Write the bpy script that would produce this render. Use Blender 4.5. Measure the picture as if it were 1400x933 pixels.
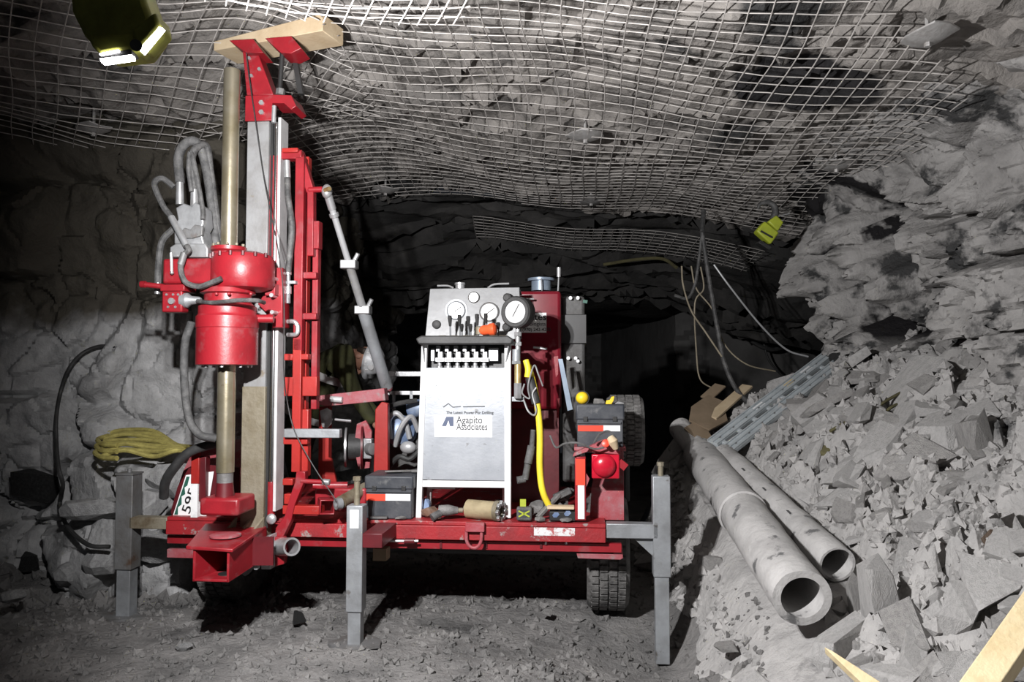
import bpy, bmesh, math, random
import numpy as np
from mathutils import Vector, Matrix, noise, Euler

for o in list(bpy.data.objects): bpy.data.objects.remove(o)
noise.seed_set(11)
S = bpy.context.scene
COL = S.collection
R = math.radians

# ------------------------------------------------------------------ camera
CAMZ, PITCH, F = 1.35, R(2.65), 1050.0
cd = bpy.data.cameras.new('camera'); cd.sensor_width = 36; cd.lens = 27.0
cam = bpy.data.objects.new('camera', cd); COL.objects.link(cam)
cam.location = (0, 0, CAMZ); cam.rotation_euler = (R(90) + PITCH, 0, 0)
cd.clip_start = 0.05
S.camera = cam
# ------------------------------------------------------------------ world, exposure
w = bpy.data.worlds.new('world'); S.world = w; w.use_nodes = True
w.node_tree.nodes['Background'].inputs[0].default_value = (0.80, 0.86, 1.0, 1)
w.node_tree.nodes['Background'].inputs[1].default_value = 0.016
S.view_settings.view_transform = 'Standard'; S.view_settings.look = 'None'
S.view_settings.exposure = 0.0; S.view_settings.gamma = 1.0; S.view_settings.use_curve_mapping = False
LAMP_POWER = 620.0
LAMP_AIM = (1.75, 4.5, 1.7)

# ------------------------------------------------------------------ frames
class Frame:
    def __init__(s, o, yaw):
        s.o = Vector(o); s.yaw = yaw
        s.m = Matrix.Translation(s.o) @ Matrix.Rotation(yaw, 4, 'Z'); s.i = s.m.inverted()
WORLD = Frame((0, 0, 0), 0)
RIG = Frame((-1.91, 4.25, 0), R(-5.2))
CAMP = Vector((0, 0, CAMZ))
def ray(px, py):
    x, y, z = (px - 700) / F, 1.0, (466.5 - py) / F
    c, s = math.cos(PITCH), math.sin(PITCH)
    return Vector((x, y * c - z * s, y * s + z * c))
def at(px, py, Y):
    d = ray(px, py); return CAMP + d * (Y / d.y)
def L(px, py, v, f=RIG):
    """the point where the sight line through a pixel of the photo meets the plane v of a frame"""
    c = f.i @ CAMP; d = f.i.to_3x3() @ ray(px, py)
    return c + d * ((v - c.y) / d.y)
def pxm(n, Y=4.1): return n * Y / F

# ------------------------------------------------------------------ materials
MATS = {}
def mat(name, c1, c2=None, rough=0.6, metal=0.0, scale=6.0, lo=0.4, hi=0.65, bump=0.0, bscale=None,
        detail=5, emit=None, estr=0, spec=0.5, c3=None, s3=2.0, lo3=.5, hi3=.6, alpha=None):
    m = bpy.data.materials.new(name); m.use_nodes = True; MATS[name] = m
    nt = m.node_tree; N = nt.nodes; K = nt.links; b = N['Principled BSDF']
    b.inputs['Roughness'].default_value = rough; b.inputs['Metallic'].default_value = metal
    b.inputs['Specular IOR Level'].default_value = spec
    b.inputs['Base Color'].default_value = (*c1, 1)
    tc = N.new('ShaderNodeTexCoord')
    def ns(sc, det):
        n = N.new('ShaderNodeTexNoise'); n.inputs['Scale'].default_value = sc; n.inputs['Detail'].default_value = det
        n.inputs['Roughness'].default_value = .62
        K.new(tc.outputs['Object'], n.inputs['Vector']); return n
    out = None
    if c2 is not None:
        n = ns(scale, detail); r = N.new('ShaderNodeMapRange'); r.inputs[1].default_value = lo; r.inputs[2].default_value = hi
        K.new(n.outputs['Fac'], r.inputs[0])
        mx = N.new('ShaderNodeMix'); mx.data_type = 'RGBA'
        mx.inputs[6].default_value = (*c1, 1); mx.inputs[7].default_value = (*c2, 1)
        K.new(r.outputs[0], mx.inputs[0]); out = mx.outputs[2]
    if c3 is not None:
        n = ns(s3, 6); r = N.new('ShaderNodeMapRange'); r.inputs[1].default_value = lo3; r.inputs[2].default_value = hi3
        K.new(n.outputs['Fac'], r.inputs[0])
        mx = N.new('ShaderNodeMix'); mx.data_type = 'RGBA'
        if out: K.new(out, mx.inputs[6])
        else: mx.inputs[6].default_value = (*c1, 1)
        mx.inputs[7].default_value = (*c3, 1); K.new(r.outputs[0], mx.inputs[0]); out = mx.outputs[2]
    if out: K.new(out, b.inputs['Base Color'])
    if bump:
        n = ns(bscale or scale * 4, 8); bp = N.new('ShaderNodeBump'); bp.inputs['Strength'].default_value = bump
        bp.inputs['Distance'].default_value = .02
        K.new(n.outputs['Fac'], bp.inputs['Height']); K.new(bp.outputs[0], b.inputs['Normal'])
    if emit:
        b.inputs['Emission Color'].default_value = (*emit, 1); b.inputs['Emission Strength'].default_value = estr
    return m
def g(v, t=0.0): return (v * (1 + t), v, v * (1 - t))

mat('floor', g(.14, .02), g(.235, .03), .95, 0, 3.0, .38, .66, 1.0, 34, c3=g(.06), s3=1.6, lo3=.56, hi3=.72, spec=.15)
mat('rubble', g(.42, .025), g(.31, .02), .95, 0, 5, .42, .68, .9, 28, c3=g(.10), s3=2.4, lo3=.60, hi3=.70, spec=.1)
mat('rock_pale', g(.48, .02), g(.36, .02), .95, 0, 7, .42, .7, .7, 26, spec=.1)
mat('rock_mid', g(.40, .03), g(.28, .02), .95, 0, 6, .42, .7, .8, 26, spec=.1)
mat('rock_brown', (.14, .10, .075), (.24, .20, .16), .95, 0, 6, .42, .7, .7, 26, spec=.1)
mat('coal', g(.018), g(.05), .6, 0, 9, .45, .75, .9, 30, spec=.35)
mat('rock_left', g(.31), g(.48), .95, 0, 5, .4, .7, .8, 24, spec=.1)
mat('ceiling', g(.27, .07), g(.17, .06), .95, 0, 3.2, .42, .62, .9, 26, c3=g(.045), s3=1.5, lo3=.57, hi3=.66, spec=.1)
mat('wall_r', g(.34, .03), g(.22, .03), .95, 0, 4, .42, .66, 1.0, 22, c3=g(.055), s3=2.6, lo3=.55, hi3=.62, spec=.1)
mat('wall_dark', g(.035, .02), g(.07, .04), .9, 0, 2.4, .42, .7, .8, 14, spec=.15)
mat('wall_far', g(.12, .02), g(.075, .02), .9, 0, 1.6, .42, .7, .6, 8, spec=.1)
mat('wire', g(.58, .05), g(.38, .06), .6, .3, 14, .4, .65)
mat('plate', g(.42, .02), g(.3, .05), .55, .4, 20, .4, .65, .2)
mat('red', (.265, .012, .019), (.19, .010, .015), .38, 0, 7, .45, .7, .06, 60, c3=(.22, .075, .08), s3=9, lo3=.55, hi3=.80)
mat('red_orange', (.33, .018, .014), (.27, .015, .012), .42, 0, 7, .45, .7, .05, 60, c3=(.24, .10, .09), s3=14, lo3=.64, hi3=.78)
mat('red_dusty', (.30, .03, .04), (.32, .10, .115), .6, 0, 9, .35, .62, .15, 60, c3=(.25, .18, .18), s3=16, lo3=.54, hi3=.68)
mat('red_scraped', (.31, .015, .02), (.21, .018, .022), .5, 0, 8, .42, .66, .15, 60, c3=(.27, .22, .21), s3=13, lo3=.60, hi3=.66)
mat('red_dark', (.10, .007, .011), (.06, .006, .009), .45, 0, 5, .45, .7, .05)
mat('maroon', (.17, .008, .018), (.12, .007, .012), .18, 0, 3, .45, .7, 0, c3=(.22, .06, .07), s3=9, lo3=.62, hi3=.75)
mat('steel', g(.42, -.02), g(.28, -.02), .42, .55, 9, .4, .65, .1, 60)
mat('steel_mast', g(.27, -.01), g(.20, .02), .5, .25, 6, .42, .62, .1, 50, c3=(.16, .12, .07), s3=10, lo3=.63, hi3=.72)
mat('steel_dirty', (.225, .20, .15), (.15, .125, .08), .6, .25, 6, .38, .66, .2, 40, c3=(.10, .07, .04), s3=5, lo3=.6, hi3=.72)
mat('jack_steel', g(.34, -.05), g(.22, -.03), .45, .35, 6, .38, .66, .12, 40, c3=(.09, .075, .06), s3=9, lo3=.62, hi3=.72)
mat('jack_dark', g(.13, .05), g(.20, -.02), .55, .35, 7, .38, .66, .2, 40, c3=(.10, .06, .04), s3=8, lo3=.58, hi3=.7)
mat('rod_brass', (.40, .36, .27), (.28, .24, .15), .30, .75, 5, .4, .66, .05, 40, c3=(.14, .10, .05), s3=7, lo3=.62, hi3=.74)
mat('chrome', g(.62), None, .2, 1.0)
mat('silver', g(.58, -.02), g(.42), .35, .7, 12, .4, .65)
mat('rail_white', g(.72), g(.55), .35, .3, 8, .4, .7)
mat('board_grey', g(.20, -.02), g(.15, -.01), .42, .3, 4, .4, .66, .05)
mat('white_paint', g(.72), g(.58), .4, 0, 8, .4, .7)
mat('cabinet', (.42, .44, .47), (.34, .36, .39), .33, .3, 5, .40, .66, .06, 40, c3=g(.20), s3=22, lo3=.62, hi3=.72)
mat('panel_grey', g(.46, -.02), g(.36, -.01), .38, .35, 4, .4, .66, .05)
mat('label_white', g(.82), None, .5)
mat('gauge_face', g(.50), None, .25)
mat('gauge_amber', (.30, .285, .235), None, .25)
mat('ink', g(.012), None, .5)
mat('ink_grey', g(.04, -.1), None, .5)
mat('ink_blue', (.06, .08, .14), None, .5)
mat('black_rubber', g(.022), g(.045), .6, 0, 14, .4, .7, .1)
mat('hose', g(.045), g(.13, .02), .55, 0, 18, .42, .7, .3, 90)
mat('hose_dusty', g(.055), g(.13, .01), .7, 0, 18, .4, .65, .3, 90)
mat('black_paint', g(.018), g(.03), .45, 0, 6, .4, .7)
mat('toolbox', (.030, .034, .042), (.065, .068, .075), .5, 0, 7, .4, .65, .1, c3=g(.14), s3=10, lo3=.62, hi3=.75)
mat('box_lid', g(.14), g(.26), .8, 0, 8, .4, .65, .2)
mat('tape_red', (.75, .06, .03), None, .4)
mat('tape_white', g(.78), g(.6), .4, 0, 20, .5, .7)
mat('worn', g(.62), (.38, .10, .10), .5, 0, 30, .48, .58)
mat('yellow', (.80, .56, .02), (.7, .46, .02), .45, 0, 8, .4, .7)
mat('yellow_hose', (.82, .66, .04), (.70, .52, .03), .5, 0, 8, .4, .7)
mat('yellow_rope', (.40, .35, .10), (.26, .22, .06), .8, 0, 20, .4, .65, .3)
mat('lime', (.36, .42, .03), (.26, .30, .03), .5, 0, 9, .4, .7)
mat('olive', (.40, .40, .07), (.25, .25, .04), .6, 0, 12, .4, .65, .1)
mat('brass', (.55, .42, .20), (.38, .27, .12), .4, .7, 12, .4, .66)
mat('tan_metal', (.34, .28, .17), (.24, .19, .11), .7, .1, 8, .4, .66, .2)
mat('timber', (.56, .45, .30), (.46, .35, .22), .75, 0, 5, .4, .65, .15, 40)
mat('timber_raw', (.70, .58, .36), (.55, .42, .22), .75, 0, 5, .4, .65, .3, 40)
mat('cardboard', (.24, .18, .12), (.19, .14, .09), .9, 0, 5, .4, .65)
mat('pipe', g(.46, .02), g(.34, .02), .85, .0, 5, .42, .66, .4, 30, c3=g(.12), s3=9, lo3=.60, hi3=.68)
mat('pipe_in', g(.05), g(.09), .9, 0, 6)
mat('aluminium', (.52, .56, .58), (.42, .46, .48), .4, .2, 9, .4, .65)
mat('lens_red', (.50, .010, .03), (.34, .008, .02), .25, 0, 9, .4, .7)
mat('orange', (.75, .10, .03), None, .4)
mat('tire', g(.075, .03), g(.17, .03), .9, 0, 14, .4, .62, .5, 50)
mat('rusty', (.16, .09, .06), (.26, .2, .16), .8, .2, 14, .4, .66, .3)
mat('junk', g(.20, .03), g(.10, .03), .7, .3, 14, .4, .66, .3)
mat('engine', g(.05, .05), g(.10), .6, .2, 8, .4, .66, .2)
mat('engine_blue', (.10, .16, .30), (.30, .36, .46), .4, .3, 10, .4, .66)
mat('skin', (.42, .22, .15), (.36, .18, .12), .55, 0, 8)
mat('jacket', (.050, .052, .016), (.030, .031, .012), .85, 0, 8, .4, .65, .3)
mat('trousers', (.025, .027, .035), (.04, .04, .05), .85, 0, 8, .4, .65, .3)
mat('reflective', g(.55), None, .4)
mat('hat', g(.50, -.03), g(.28), .4, 0, 6, .45, .6)
mat('hair', (.03, .02, .014), None, .7)
mat('blue_grey', (.22, .27, .33), (.16, .2, .26), .4, .3, 8, .4, .7)
mat('green_plate', (.02, .10, .07), None, .5)
mat('led', g(1), None, .3, emit=(1, .98, 1), estr=14)
mat('cable_tan', (.30, .26, .19), (.2, .17, .12), .7, 0, 12, .4, .65)
mat('wood_olive', (.12, .11, .05), (.07, .06, .03), .9, 0, 9, .4, .65, .4)

# ------------------------------------------------------------------ mesh builder
class MB:
    def __init__(s): s.v = []; s.f = []
    def add(s, vs, fs):
        n = len(s.v); s.v += [Vector(p) for p in vs]; s.f += [tuple(i + n for i in f) for f in fs]; return s
    def hexa(s, a): return s.add(a, [(3, 2, 1, 0), (4, 5, 6, 7), (0, 1, 5, 4), (1, 2, 6, 5), (2, 3, 7, 6), (3, 0, 4, 7)])
    def box(s, x0, x1, y0, y1, z0, z1):
        return s.hexa([(x0, y0, z0), (x1, y0, z0), (x1, y1, z0), (x0, y1, z0), (x0, y0, z1), (x1, y0, z1), (x1, y1, z1), (x0, y1, z1)])
    def pbox(s, x0, y0, x1, y1, v, d, f=RIG):
        a = L(x0, (y0 + y1) / 2, v, f); b = L(x1, (y0 + y1) / 2, v, f); c = L((x0 + x1) / 2, y0, v, f); e = L((x0 + x1) / 2, y1, v, f)
        return s.box(a.x, b.x, v, v + d, e.z, c.z)
    def bar(s, p, q, wd, h, up=(0, 0, 1)):
        p = Vector(p); q = Vector(q); d = (q - p).normalized(); up = Vector(up)
        if abs(d.dot(up)) > .95: up = Vector((0, 1, 0))
        x = d.cross(up).normalized() * wd / 2; z = x.cross(d).normalized() * h / 2
        return s.hexa([p - x - z, p + x - z, q + x - z, q - x - z, p - x + z, p + x + z, q + x + z, q - x + z])
    def pbar(s, a, b, v, wpx, d, f=RIG):
        """flat bar drawn between two pixels on plane v, wpx pixels wide, d deep"""
        p = L(*a, v, f); q = L(*b, v, f); wd = pxm(wpx)
        return s.bar(p + Vector((0, d / 2, 0)), q + Vector((0, d / 2, 0)), wd, d, (0, 1, 0)) if True else s
    def tube(s, pts, r, n=8, cap=True):
        pts = [Vector(p) for p in pts]; m = len(pts); rr = r if isinstance(r, (list, tuple)) else [r] * m
        vs = []; t0 = (pts[1] - pts[0]).normalized(); up = Vector((0, 0, 1)) if abs(t0.z) < .9 else Vector((1, 0, 0))
        x = t0.cross(up).normalized()
        for i in range(m):
            t = (pts[min(i + 1, m - 1)] - pts[max(i - 1, 0)]).normalized()
            x = (x - t * x.dot(t)); x = x.normalized() if x.length > 1e-6 else t.orthogonal().normalized()
            y = t.cross(x)
            for k in range(n):
                a = 2 * math.pi * k / n; vs.append(pts[i] + (x * math.cos(a) + y * math.sin(a)) * rr[i])
        fs = []
        for i in range(m - 1):
            for k in range(n): fs.append((i * n + k, i * n + (k + 1) % n, (i + 1) * n + (k + 1) % n, (i + 1) * n + k))
        if cap: fs += [tuple(range(n - 1, -1, -1)), tuple(range((m - 1) * n, m * n))]
        return s.add(vs, fs)
    def cyl(s, p, q, r, r2=None, n=20): return s.tube([p, q], [r, r if r2 is None else r2], n)
    def lathe(s, o, axis, prof, n=28, capped=True):
        o = Vector(o); a = Vector(axis).normalized(); x = a.orthogonal().normalized(); y = a.cross(x); vs = []
        for (r, t) in prof:
            for k in range(n):
                th = 2 * math.pi * k / n; vs.append(o + a * t + (x * math.cos(th) + y * math.sin(th)) * r)
        m = len(prof); fs = []
        for i in range(m - 1):
            for k in range(n): fs.append((i * n + k, i * n + (k + 1) % n, (i + 1) * n + (k + 1) % n, (i + 1) * n + k))
        if capped: fs += [tuple(range(n - 1, -1, -1)), tuple(range((m - 1) * n, m * n))]
        return s.add(vs, fs)
    def ring(s, o, axis, prof, n=28):
        """closed profile swept round"""
        return s.lathe(o, axis, prof + [prof[0]], n, False)
    def prism(s, poly, vec):
        n = len(poly); vec = Vector(vec); a = [Vector(p) for p in poly]
        fs = [tuple(range(n)), tuple(range(2 * n - 1, n - 1, -1))] + [(i, i + n, (i + 1) % n + n, (i + 1) % n) for i in range(n)]
        return s.add(a + [p + vec for p in a], fs)
    def pprism(s, pix, v, d, f=RIG): return s.prism([L(x, y, v, f) for x, y in pix], (0, d, 0))
    def ball(s, c, r, sc=(1, 1, 1), n=16, m=10):
        c = Vector(c); vs = [c + Vector((0, 0, r * sc[2]))]; fs = []
        for i in range(1, m):
            t = math.pi * i / m
            for k in range(n):
                a = 2 * math.pi * k / n
                vs.append(c + Vector((math.sin(t) * math.cos(a) * r * sc[0], math.sin(t) * math.sin(a) * r * sc[1], math.cos(t) * r * sc[2])))
        vs.append(c - Vector((0, 0, r * sc[2]))); e = len(vs) - 1
        for k in range(n):
            fs.append((0, 1 + k, 1 + (k + 1) % n)); fs.append((e, e - n + (k + 1) % n, e - n + k))
        for i in range(m - 2):
            for k in range(n):
                a = 1 + i * n + k; b = 1 + i * n + (k + 1) % n; fs.append((a, a + n, b + n, b))
        return s.add(vs, fs)
    def build(s, name, m, parent=None, bevel=0.0, smooth=True, angle=38, fix=True):
        me = bpy.data.meshes.new(name)
        base = BASE.get(parent.name, Vector()) if parent else Vector()
        me.from_pydata([tuple(p - base) for p in s.v], [], s.f)
        if fix:
            bm = bmesh.new(); bm.from_mesh(me); bmesh.ops.recalc_face_normals(bm, faces=bm.faces); bm.to_mesh(me); bm.free()
        if smooth:
            me.polygons.foreach_set('use_smooth', [True] * len(me.polygons)); me.set_sharp_from_angle(angle=R(angle))
        me.materials.append(MATS[m]); me.update()
        o = bpy.data.objects.new(name, me); COL.objects.link(o)
        if parent: o.parent = parent; BASE[o.name] = base
        if bevel:
            b = o.modifiers.new('bevel', 'BEVEL'); b.width = bevel; b.segments = 2; b.limit_method = 'ANGLE'; b.angle_limit = R(50)
        return o
BASE = {}
def tag(o, label, cat, group=None, kind=None):
    if label: o['label'] = label
    if cat: o['category'] = cat
    if group: o['group'] = group
    if kind: o['kind'] = kind
    return o
def thing(name, label, cat, base, f=RIG, group=None):
    o = bpy.data.objects.new(name, None); COL.objects.link(o); o.empty_display_size = .1
    b = Vector(base); o.matrix_world = f.m @ Matrix.Translation(b); BASE[o.name] = b
    return tag(o, label, cat, group)
def solo(mb, name, m, label, cat, base=None, f=RIG, group=None, **k):
    """a thing that is one mesh, origin at its base"""
    if base is None:
        xs = [p.x for p in mb.v]; ys = [p.y for p in mb.v]; zs = [p.z for p in mb.v]
        base = ((min(xs) + max(xs)) / 2, (min(ys) + max(ys)) / 2, min(zs))
    b = Vector(base); mb.v = [p - b for p in mb.v]
    o = mb.build(name, m, None, **k); o.matrix_world = f.m @ Matrix.Translation(b)
    return tag(o, label, cat, group)
def spline(pts, n=8):
    P = [Vector(p) for p in pts]; P = [2 * P[0] - P[1]] + P + [2 * P[-1] - P[-2]]; out = []
    for i in range(1, len(P) - 2):
        a, b, c, d = P[i - 1:i + 3]
        for k in range(n):
            t = k / n
            out.append(.5 * ((2 * b) + (c - a) * t + (2 * a - 5 * b + 4 * c - d) * t * t + (3 * b - a - 3 * c + d) * t ** 3))
    out.append(P[-2]); return out
def pts(lst, f=RIG): return [L(x, y, v, f) for x, y, v in lst]
def phose(lst, r, n=7, f=RIG, sides=8): return MB().tube(spline(pts(lst, f), n), r, sides)
def text(body, name, m, parent, loc, size, rot=(90, 0, 0), depth=.0006, align='LEFT', sx=1.0, off=0.0):
    cu = bpy.data.curves.new(name, 'FONT'); cu.body = body; cu.size = size; cu.extrude = depth; cu.align_x = align; cu.offset = off
    t = bpy.data.objects.new('tmp', cu); COL.objects.link(t)
    dg = bpy.context.evaluated_depsgraph_get(); me = bpy.data.meshes.new_from_object(t.evaluated_get(dg))
    bpy.data.objects.remove(t)
    me.transform(Matrix.Translation(Vector(loc) - BASE.get(parent.name, Vector())) @ Euler([R(a) for a in rot]).to_matrix().to_4x4() @ Matrix.Scale(sx, 4, (1, 0, 0)))
    me.materials.clear(); me.materials.append(MATS[m]); me.name = name
    o = bpy.data.objects.new(name, me); COL.objects.link(o); o.parent = parent; BASE[o.name] = BASE[parent.name]; return o

# ------------------------------------------------------------------ rock relief
def sstep(a, b, x):
    t = min(1, max(0, (x - a) / (b - a))); return t * t * (3 - 2 * t)
def nz(p, sc, oc=4): return noise.fractal(Vector(p) * sc, .9, 2.1, oc)
def facet(p, sc, tilt=.6):
    """blocky broken-rock relief: every Voronoi cell is a tilted plane of its own"""
    p = Vector(p); q = p * sc + noise.noise_vector(p * sc * 1.3) * .35
    d, c = noise.voronoi(q); k = c[0]
    h = noise.cell_vector(k * 7.31 + Vector((3.7, 1.1, 9.2)))
    fd = sstep(0, .14, d[1] - d[0])
    return fd * (h.x + (q - k).dot(Vector((h.y, h.z, noise.cell(k * 5.1 + Vector((1, 2, 3)))))) * tilt) / sc - max(0, .12 - (d[1] - d[0])) * 1.4 / sc
PIPES = [(at(1097, 818, 3.30), at(958, 622, 5.55), .124), (at(1145, 772, 3.72), at(990, 624, 5.35), .086), (at(985, 612, 5.35), at(1140, 492, 6.05), .06)]
def plane_h(x, y): return -1.27 + .50 * x + .25 * min(y, 5.3)
def floor_s(x, y):
    """smooth ground: level drift floor, rubble bank on the right, low debris along the left rib"""
    h = max(0, plane_h(x, y)) * sstep(.78 + .10 * max(0, y - 4), 1.22 + .06 * max(0, y - 4), x) * (1 - sstep(6.3, 7.2, y))
    if h > .03:
        for a, b_, r_ in PIPES:                       # the bank is pressed down under pipes and ladder
            dx, dy = b_.x - a.x, b_.y - a.y; t = ((x - a.x) * dx + (y - a.y) * dy) / (dx * dx + dy * dy)
            if -.35 < t < 1.1:
                dd = math.hypot(x - a.x - dx * t, y - a.y - dy * t); lim = a.z + (b_.z - a.z) * t - r_ * 1.1
                h = min(h, lim + max(0, dd - r_ * 1.6) * .9) if t > -.05 else min(h, lim + max(0, dd - r_ * 1.6) * .9 + max(0, -t - .05) * .4)
        h = max(0, h)
    h -= .13 * math.exp(-((x - .72) ** 2 + (y - 3.85) ** 2) / .22)
    h += .16 * sstep(4.75, 5.4, y) * (1 - sstep(-1.6, -1.2, x))
    h += .02 * math.sin(1.3 * x + .5) * math.cos(.9 * y)
    return h
def floor_h(x, y):
    h = floor_s(x, y); p = (x, y, 0)
    k = sstep(.05, .3, h) if x > .5 else 0
    h += nz(p, 1.6, 5) * .022 + nz(p, 9, 4) * .012
    for a, b_, r_ in PIPES[:2]:
        dx, dy = b_.x - a.x, b_.y - a.y; t = max(-.18, min(1.05, ((x - a.x) * dx + (y - a.y) * dy) / (dx * dx + dy * dy)))
        k *= sstep(r_ * .8, r_ * 2.6, math.hypot(x - a.x - dx * t, y - a.y - dy * t))
    if k > 0: h += k * (facet((x, y, 0), 2.6, .9) * .35 + facet((x, y, 3), 7, .9) * .45)
    return h
CX = [-6, -3.5, -2.3, -1.2, 0, 1, 1.8, 2.3, 2.6, 3.4]; CZ = [3.0, 3.06, 3.16, 3.22, 3.18, 3.08, 2.98, 2.92, 2.84, 2.6]
def ceil_s(x, y):
    z = sum(np.interp(x + d, CX, CZ) for d in (-.3, -.1, .1, .3)) / 4
    z += .20 * math.exp(-((x + 1.3) ** 2 + (y - 4.15) ** 2) / .45)
    z -= .05 * (y - 4.1) * (1 if y > 4.1 else .3)
    z += .05 * math.sin(1.7 * x + 1.1 * y) * math.sin(.8 * y + .6) + .03 * math.sin(3.1 * x - 1.3 * y)
    z -= .10 * math.exp(-((x - .45) ** 2 + ((y - 5.4) * .8) ** 2) / .5)      # belly
    return z
def ceil_h(x, y):
    p = (x, y, 7)
    return ceil_s(x, y) + abs(nz(p, 1.1, 4)) * .10 + facet(p, 2.2, .5) * .18 + facet((x, y, 1), 6, .6) * .16 + .02 + .07 * sstep(.42, .25, math.hypot((x - 1.60) / 1.2, (y - 4.32) / .8))
def sheet(name, m, fn, u0, u1, nu, v0, v1, nv, smooth=True):
    us = np.linspace(u0, u1, nu); vs = np.linspace(v0, v1, nv); mb = MB()
    mb.v = [Vector(fn(u, v)) for v in vs for u in us]
    mb.f = [(j * nu + i, j * nu + i + 1, (j + 1) * nu + i + 1, (j + 1) * nu + i) for j in range(nv - 1) for i in range(nu - 1)]
    o = mb.build(name, m, None, smooth=smooth, angle=32, fix=False); o['kind'] = 'structure'; return o

# =================================================================== THE SETTING
def fl(u, v): return (u, v, floor_h(u, v))
def fl_n(u, v): return (u, v, floor_h(u, v) - .5 * max(0, u - .96 - .10 * nz((u, v, 2), 3, 3)))
def fl_r(u, v): return (u, v, floor_h(u, v) - .5 * max(0, .96 + .10 * nz((u, v, 2), 3, 3) - u) + .004)
fnear = sheet('floor', 'floor', fl_n, -5.2, 1.3, 240, 1.6, 6.5, 200)
fback = sheet('floor', 'floor', fl, -5.2, 7.0, 60, 6.45, 13.5, 40)
slope = sheet('floor', 'rubble', fl_r, .70, 3.5, 150, 1.4, 6.5, 260)

# left rib: darker brownish band above, paler grey rock below
m = MATS['rock_left']; nt = m.node_tree; N = nt.nodes; K = nt.links
bs = N['Principled BSDF']; src = bs.inputs['Base Color'].links[0].from_socket
geo = N.new('ShaderNodeNewGeometry'); sx = N.new('ShaderNodeSeparateXYZ'); K.new(geo.outputs['Position'], sx.inputs[0])
nn = N.new('ShaderNodeTexNoise'); nn.inputs['Scale'].default_value = 1.3; nn.inputs['Detail'].default_value = 7; K.new(geo.outputs['Position'], nn.inputs['Vector'])
ad = N.new('ShaderNodeMath'); ad.operation = 'MULTIPLY_ADD'; ad.inputs[1].default_value = 1.5; K.new(nn.outputs['Fac'], ad.inputs[0]); K.new(sx.outputs[2], ad.inputs[2])
mr = N.new('ShaderNodeMapRange'); mr.inputs[1].default_value = 2.52; mr.inputs[2].default_value = 2.74; K.new(ad.outputs[0], mr.inputs[0])
mx = N.new('ShaderNodeMix'); mx.data_type = 'RGBA'; mx.inputs[7].default_value = (.075, .068, .056, 1)
K.new(mr.outputs[0], mx.inputs[0]); K.new(src, mx.inputs[6]); K.new(mx.outputs[2], bs.inputs['Base Color'])

def wl(u, v):
    y = 5.32; x = u
    y -= .34 * sstep(1.05, .72, v) * sstep(-3.2, -2.4, u) + .18 * sstep(.6, .1, v)
    if u > -2.0: x = -2.0 + .10 * (u + 2.0); y = 5.32 + (u + 2.0) * 1.6 - .34 * sstep(1.05, .72, v) * (1 - sstep(-2.0, -1.6, u))
    p = (u, 0, v)
    d = nz(p, .8, 5) * .10 + facet(p, 1.5, .7) * .24 + facet((u, 4, v), 4.2, .6) * .18 + .05 * math.sin(v * 9 + 2 * nz(p, .7, 2)) * sstep(1.5, 2.2, v)
    return (x + (d if u > -2.0 else 0), y - (d if u <= -2.0 else d * .3), v)
sheet('wall_left', 'rock_left', wl, -5.2, 1.0, 320, -.15, 3.35, 200)

def on_wall(px, py, off=.03):
    for i in range(200):
        p_ = at(px, py, 4.0 + i * .01)
        if p_.y > wl(p_.x, p_.z)[1] - off: break
    return p_
# right rib: broken slabs that curl over into the roof
RP = [(3.3, .3), (3.1, .9), (3.0, 1.4), (2.95, 1.9), (2.9, 2.3), (2.82, 2.6), (2.66, 2.8), (2.3, 3.02)]
def wr(u, t):
    k = t * (len(RP) - 1); i = min(int(k), len(RP) - 2); f = k - i
    x = RP[i][0] * (1 - f) + RP[i + 1][0] * f; z = RP[i][1] * (1 - f) + RP[i + 1][1] * f
    y = u
    p = Vector((x, u, z)); q = Vector((x, u * .85 - z * .55, z * .85 + u * .45))
    rough = sstep(2.75, 2.3, z) * sstep(3.2, 4.3, u)
    x -= .17 * (u - 4.5)
    d = nz(p, .9, 5) * .12 + (.3 + .7 * rough) * (facet(q, 1.4, 1.0) * .42 + facet(q, 3.4, 1.0) * .40 + facet(p + Vector((5, 0, 0)), 9, 1.0) * .42)
    d += .22 * rough * sstep(5.2, 6.3, u) * sstep(.9, 2.2, z)             # brow leaning out over the opening
    d -= .9 * rough * math.exp(-((q.y - 3.77) / .13) ** 2) * sstep(1.5, 1.8, z)      # deep slanting fissure
    d -= .7 * rough * math.exp(-((q.y - 3.25) / .10) ** 2) * sstep(2.0, 2.3, z)
    if u > 6.3: x += (u - 6.3) * 2.2; y = 6.3 + (u - 6.3) * .6
    return (x - d * .95, y, z - d * .2)
sheet('wall_right', 'wall_r', wr, 1.2, 7.6, 340, 0, 1, 170)

# coal-coloured bands put along the slanting fissures of the right rib
m = MATS['wall_r']; nt = m.node_tree; N = nt.nodes; K = nt.links
bs = N['Principled BSDF']; src = bs.inputs['Base Color'].links[0].from_socket
geo = N.new('ShaderNodeNewGeometry'); nn = N.new('ShaderNodeTexNoise'); nn.inputs['Scale'].default_value = 2.6; nn.inputs['Detail'].default_value = 7; K.new(geo.outputs['Position'], nn.inputs['Vector'])
dt = N.new('ShaderNodeVectorMath'); dt.operation = 'DOT_PRODUCT'; dt.inputs[1].default_value = (0, .85, -.55); K.new(geo.outputs['Position'], dt.inputs[0])
def mth(op, a, b_=None):
    n_ = N.new('ShaderNodeMath'); n_.operation = op
    for i, v_ in enumerate((a, b_)):
        if v_ is None: continue
        if isinstance(v_, (int, float)): n_.inputs[i].default_value = v_
        else: K.new(v_, n_.inputs[i])
    return n_.outputs[0]
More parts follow.
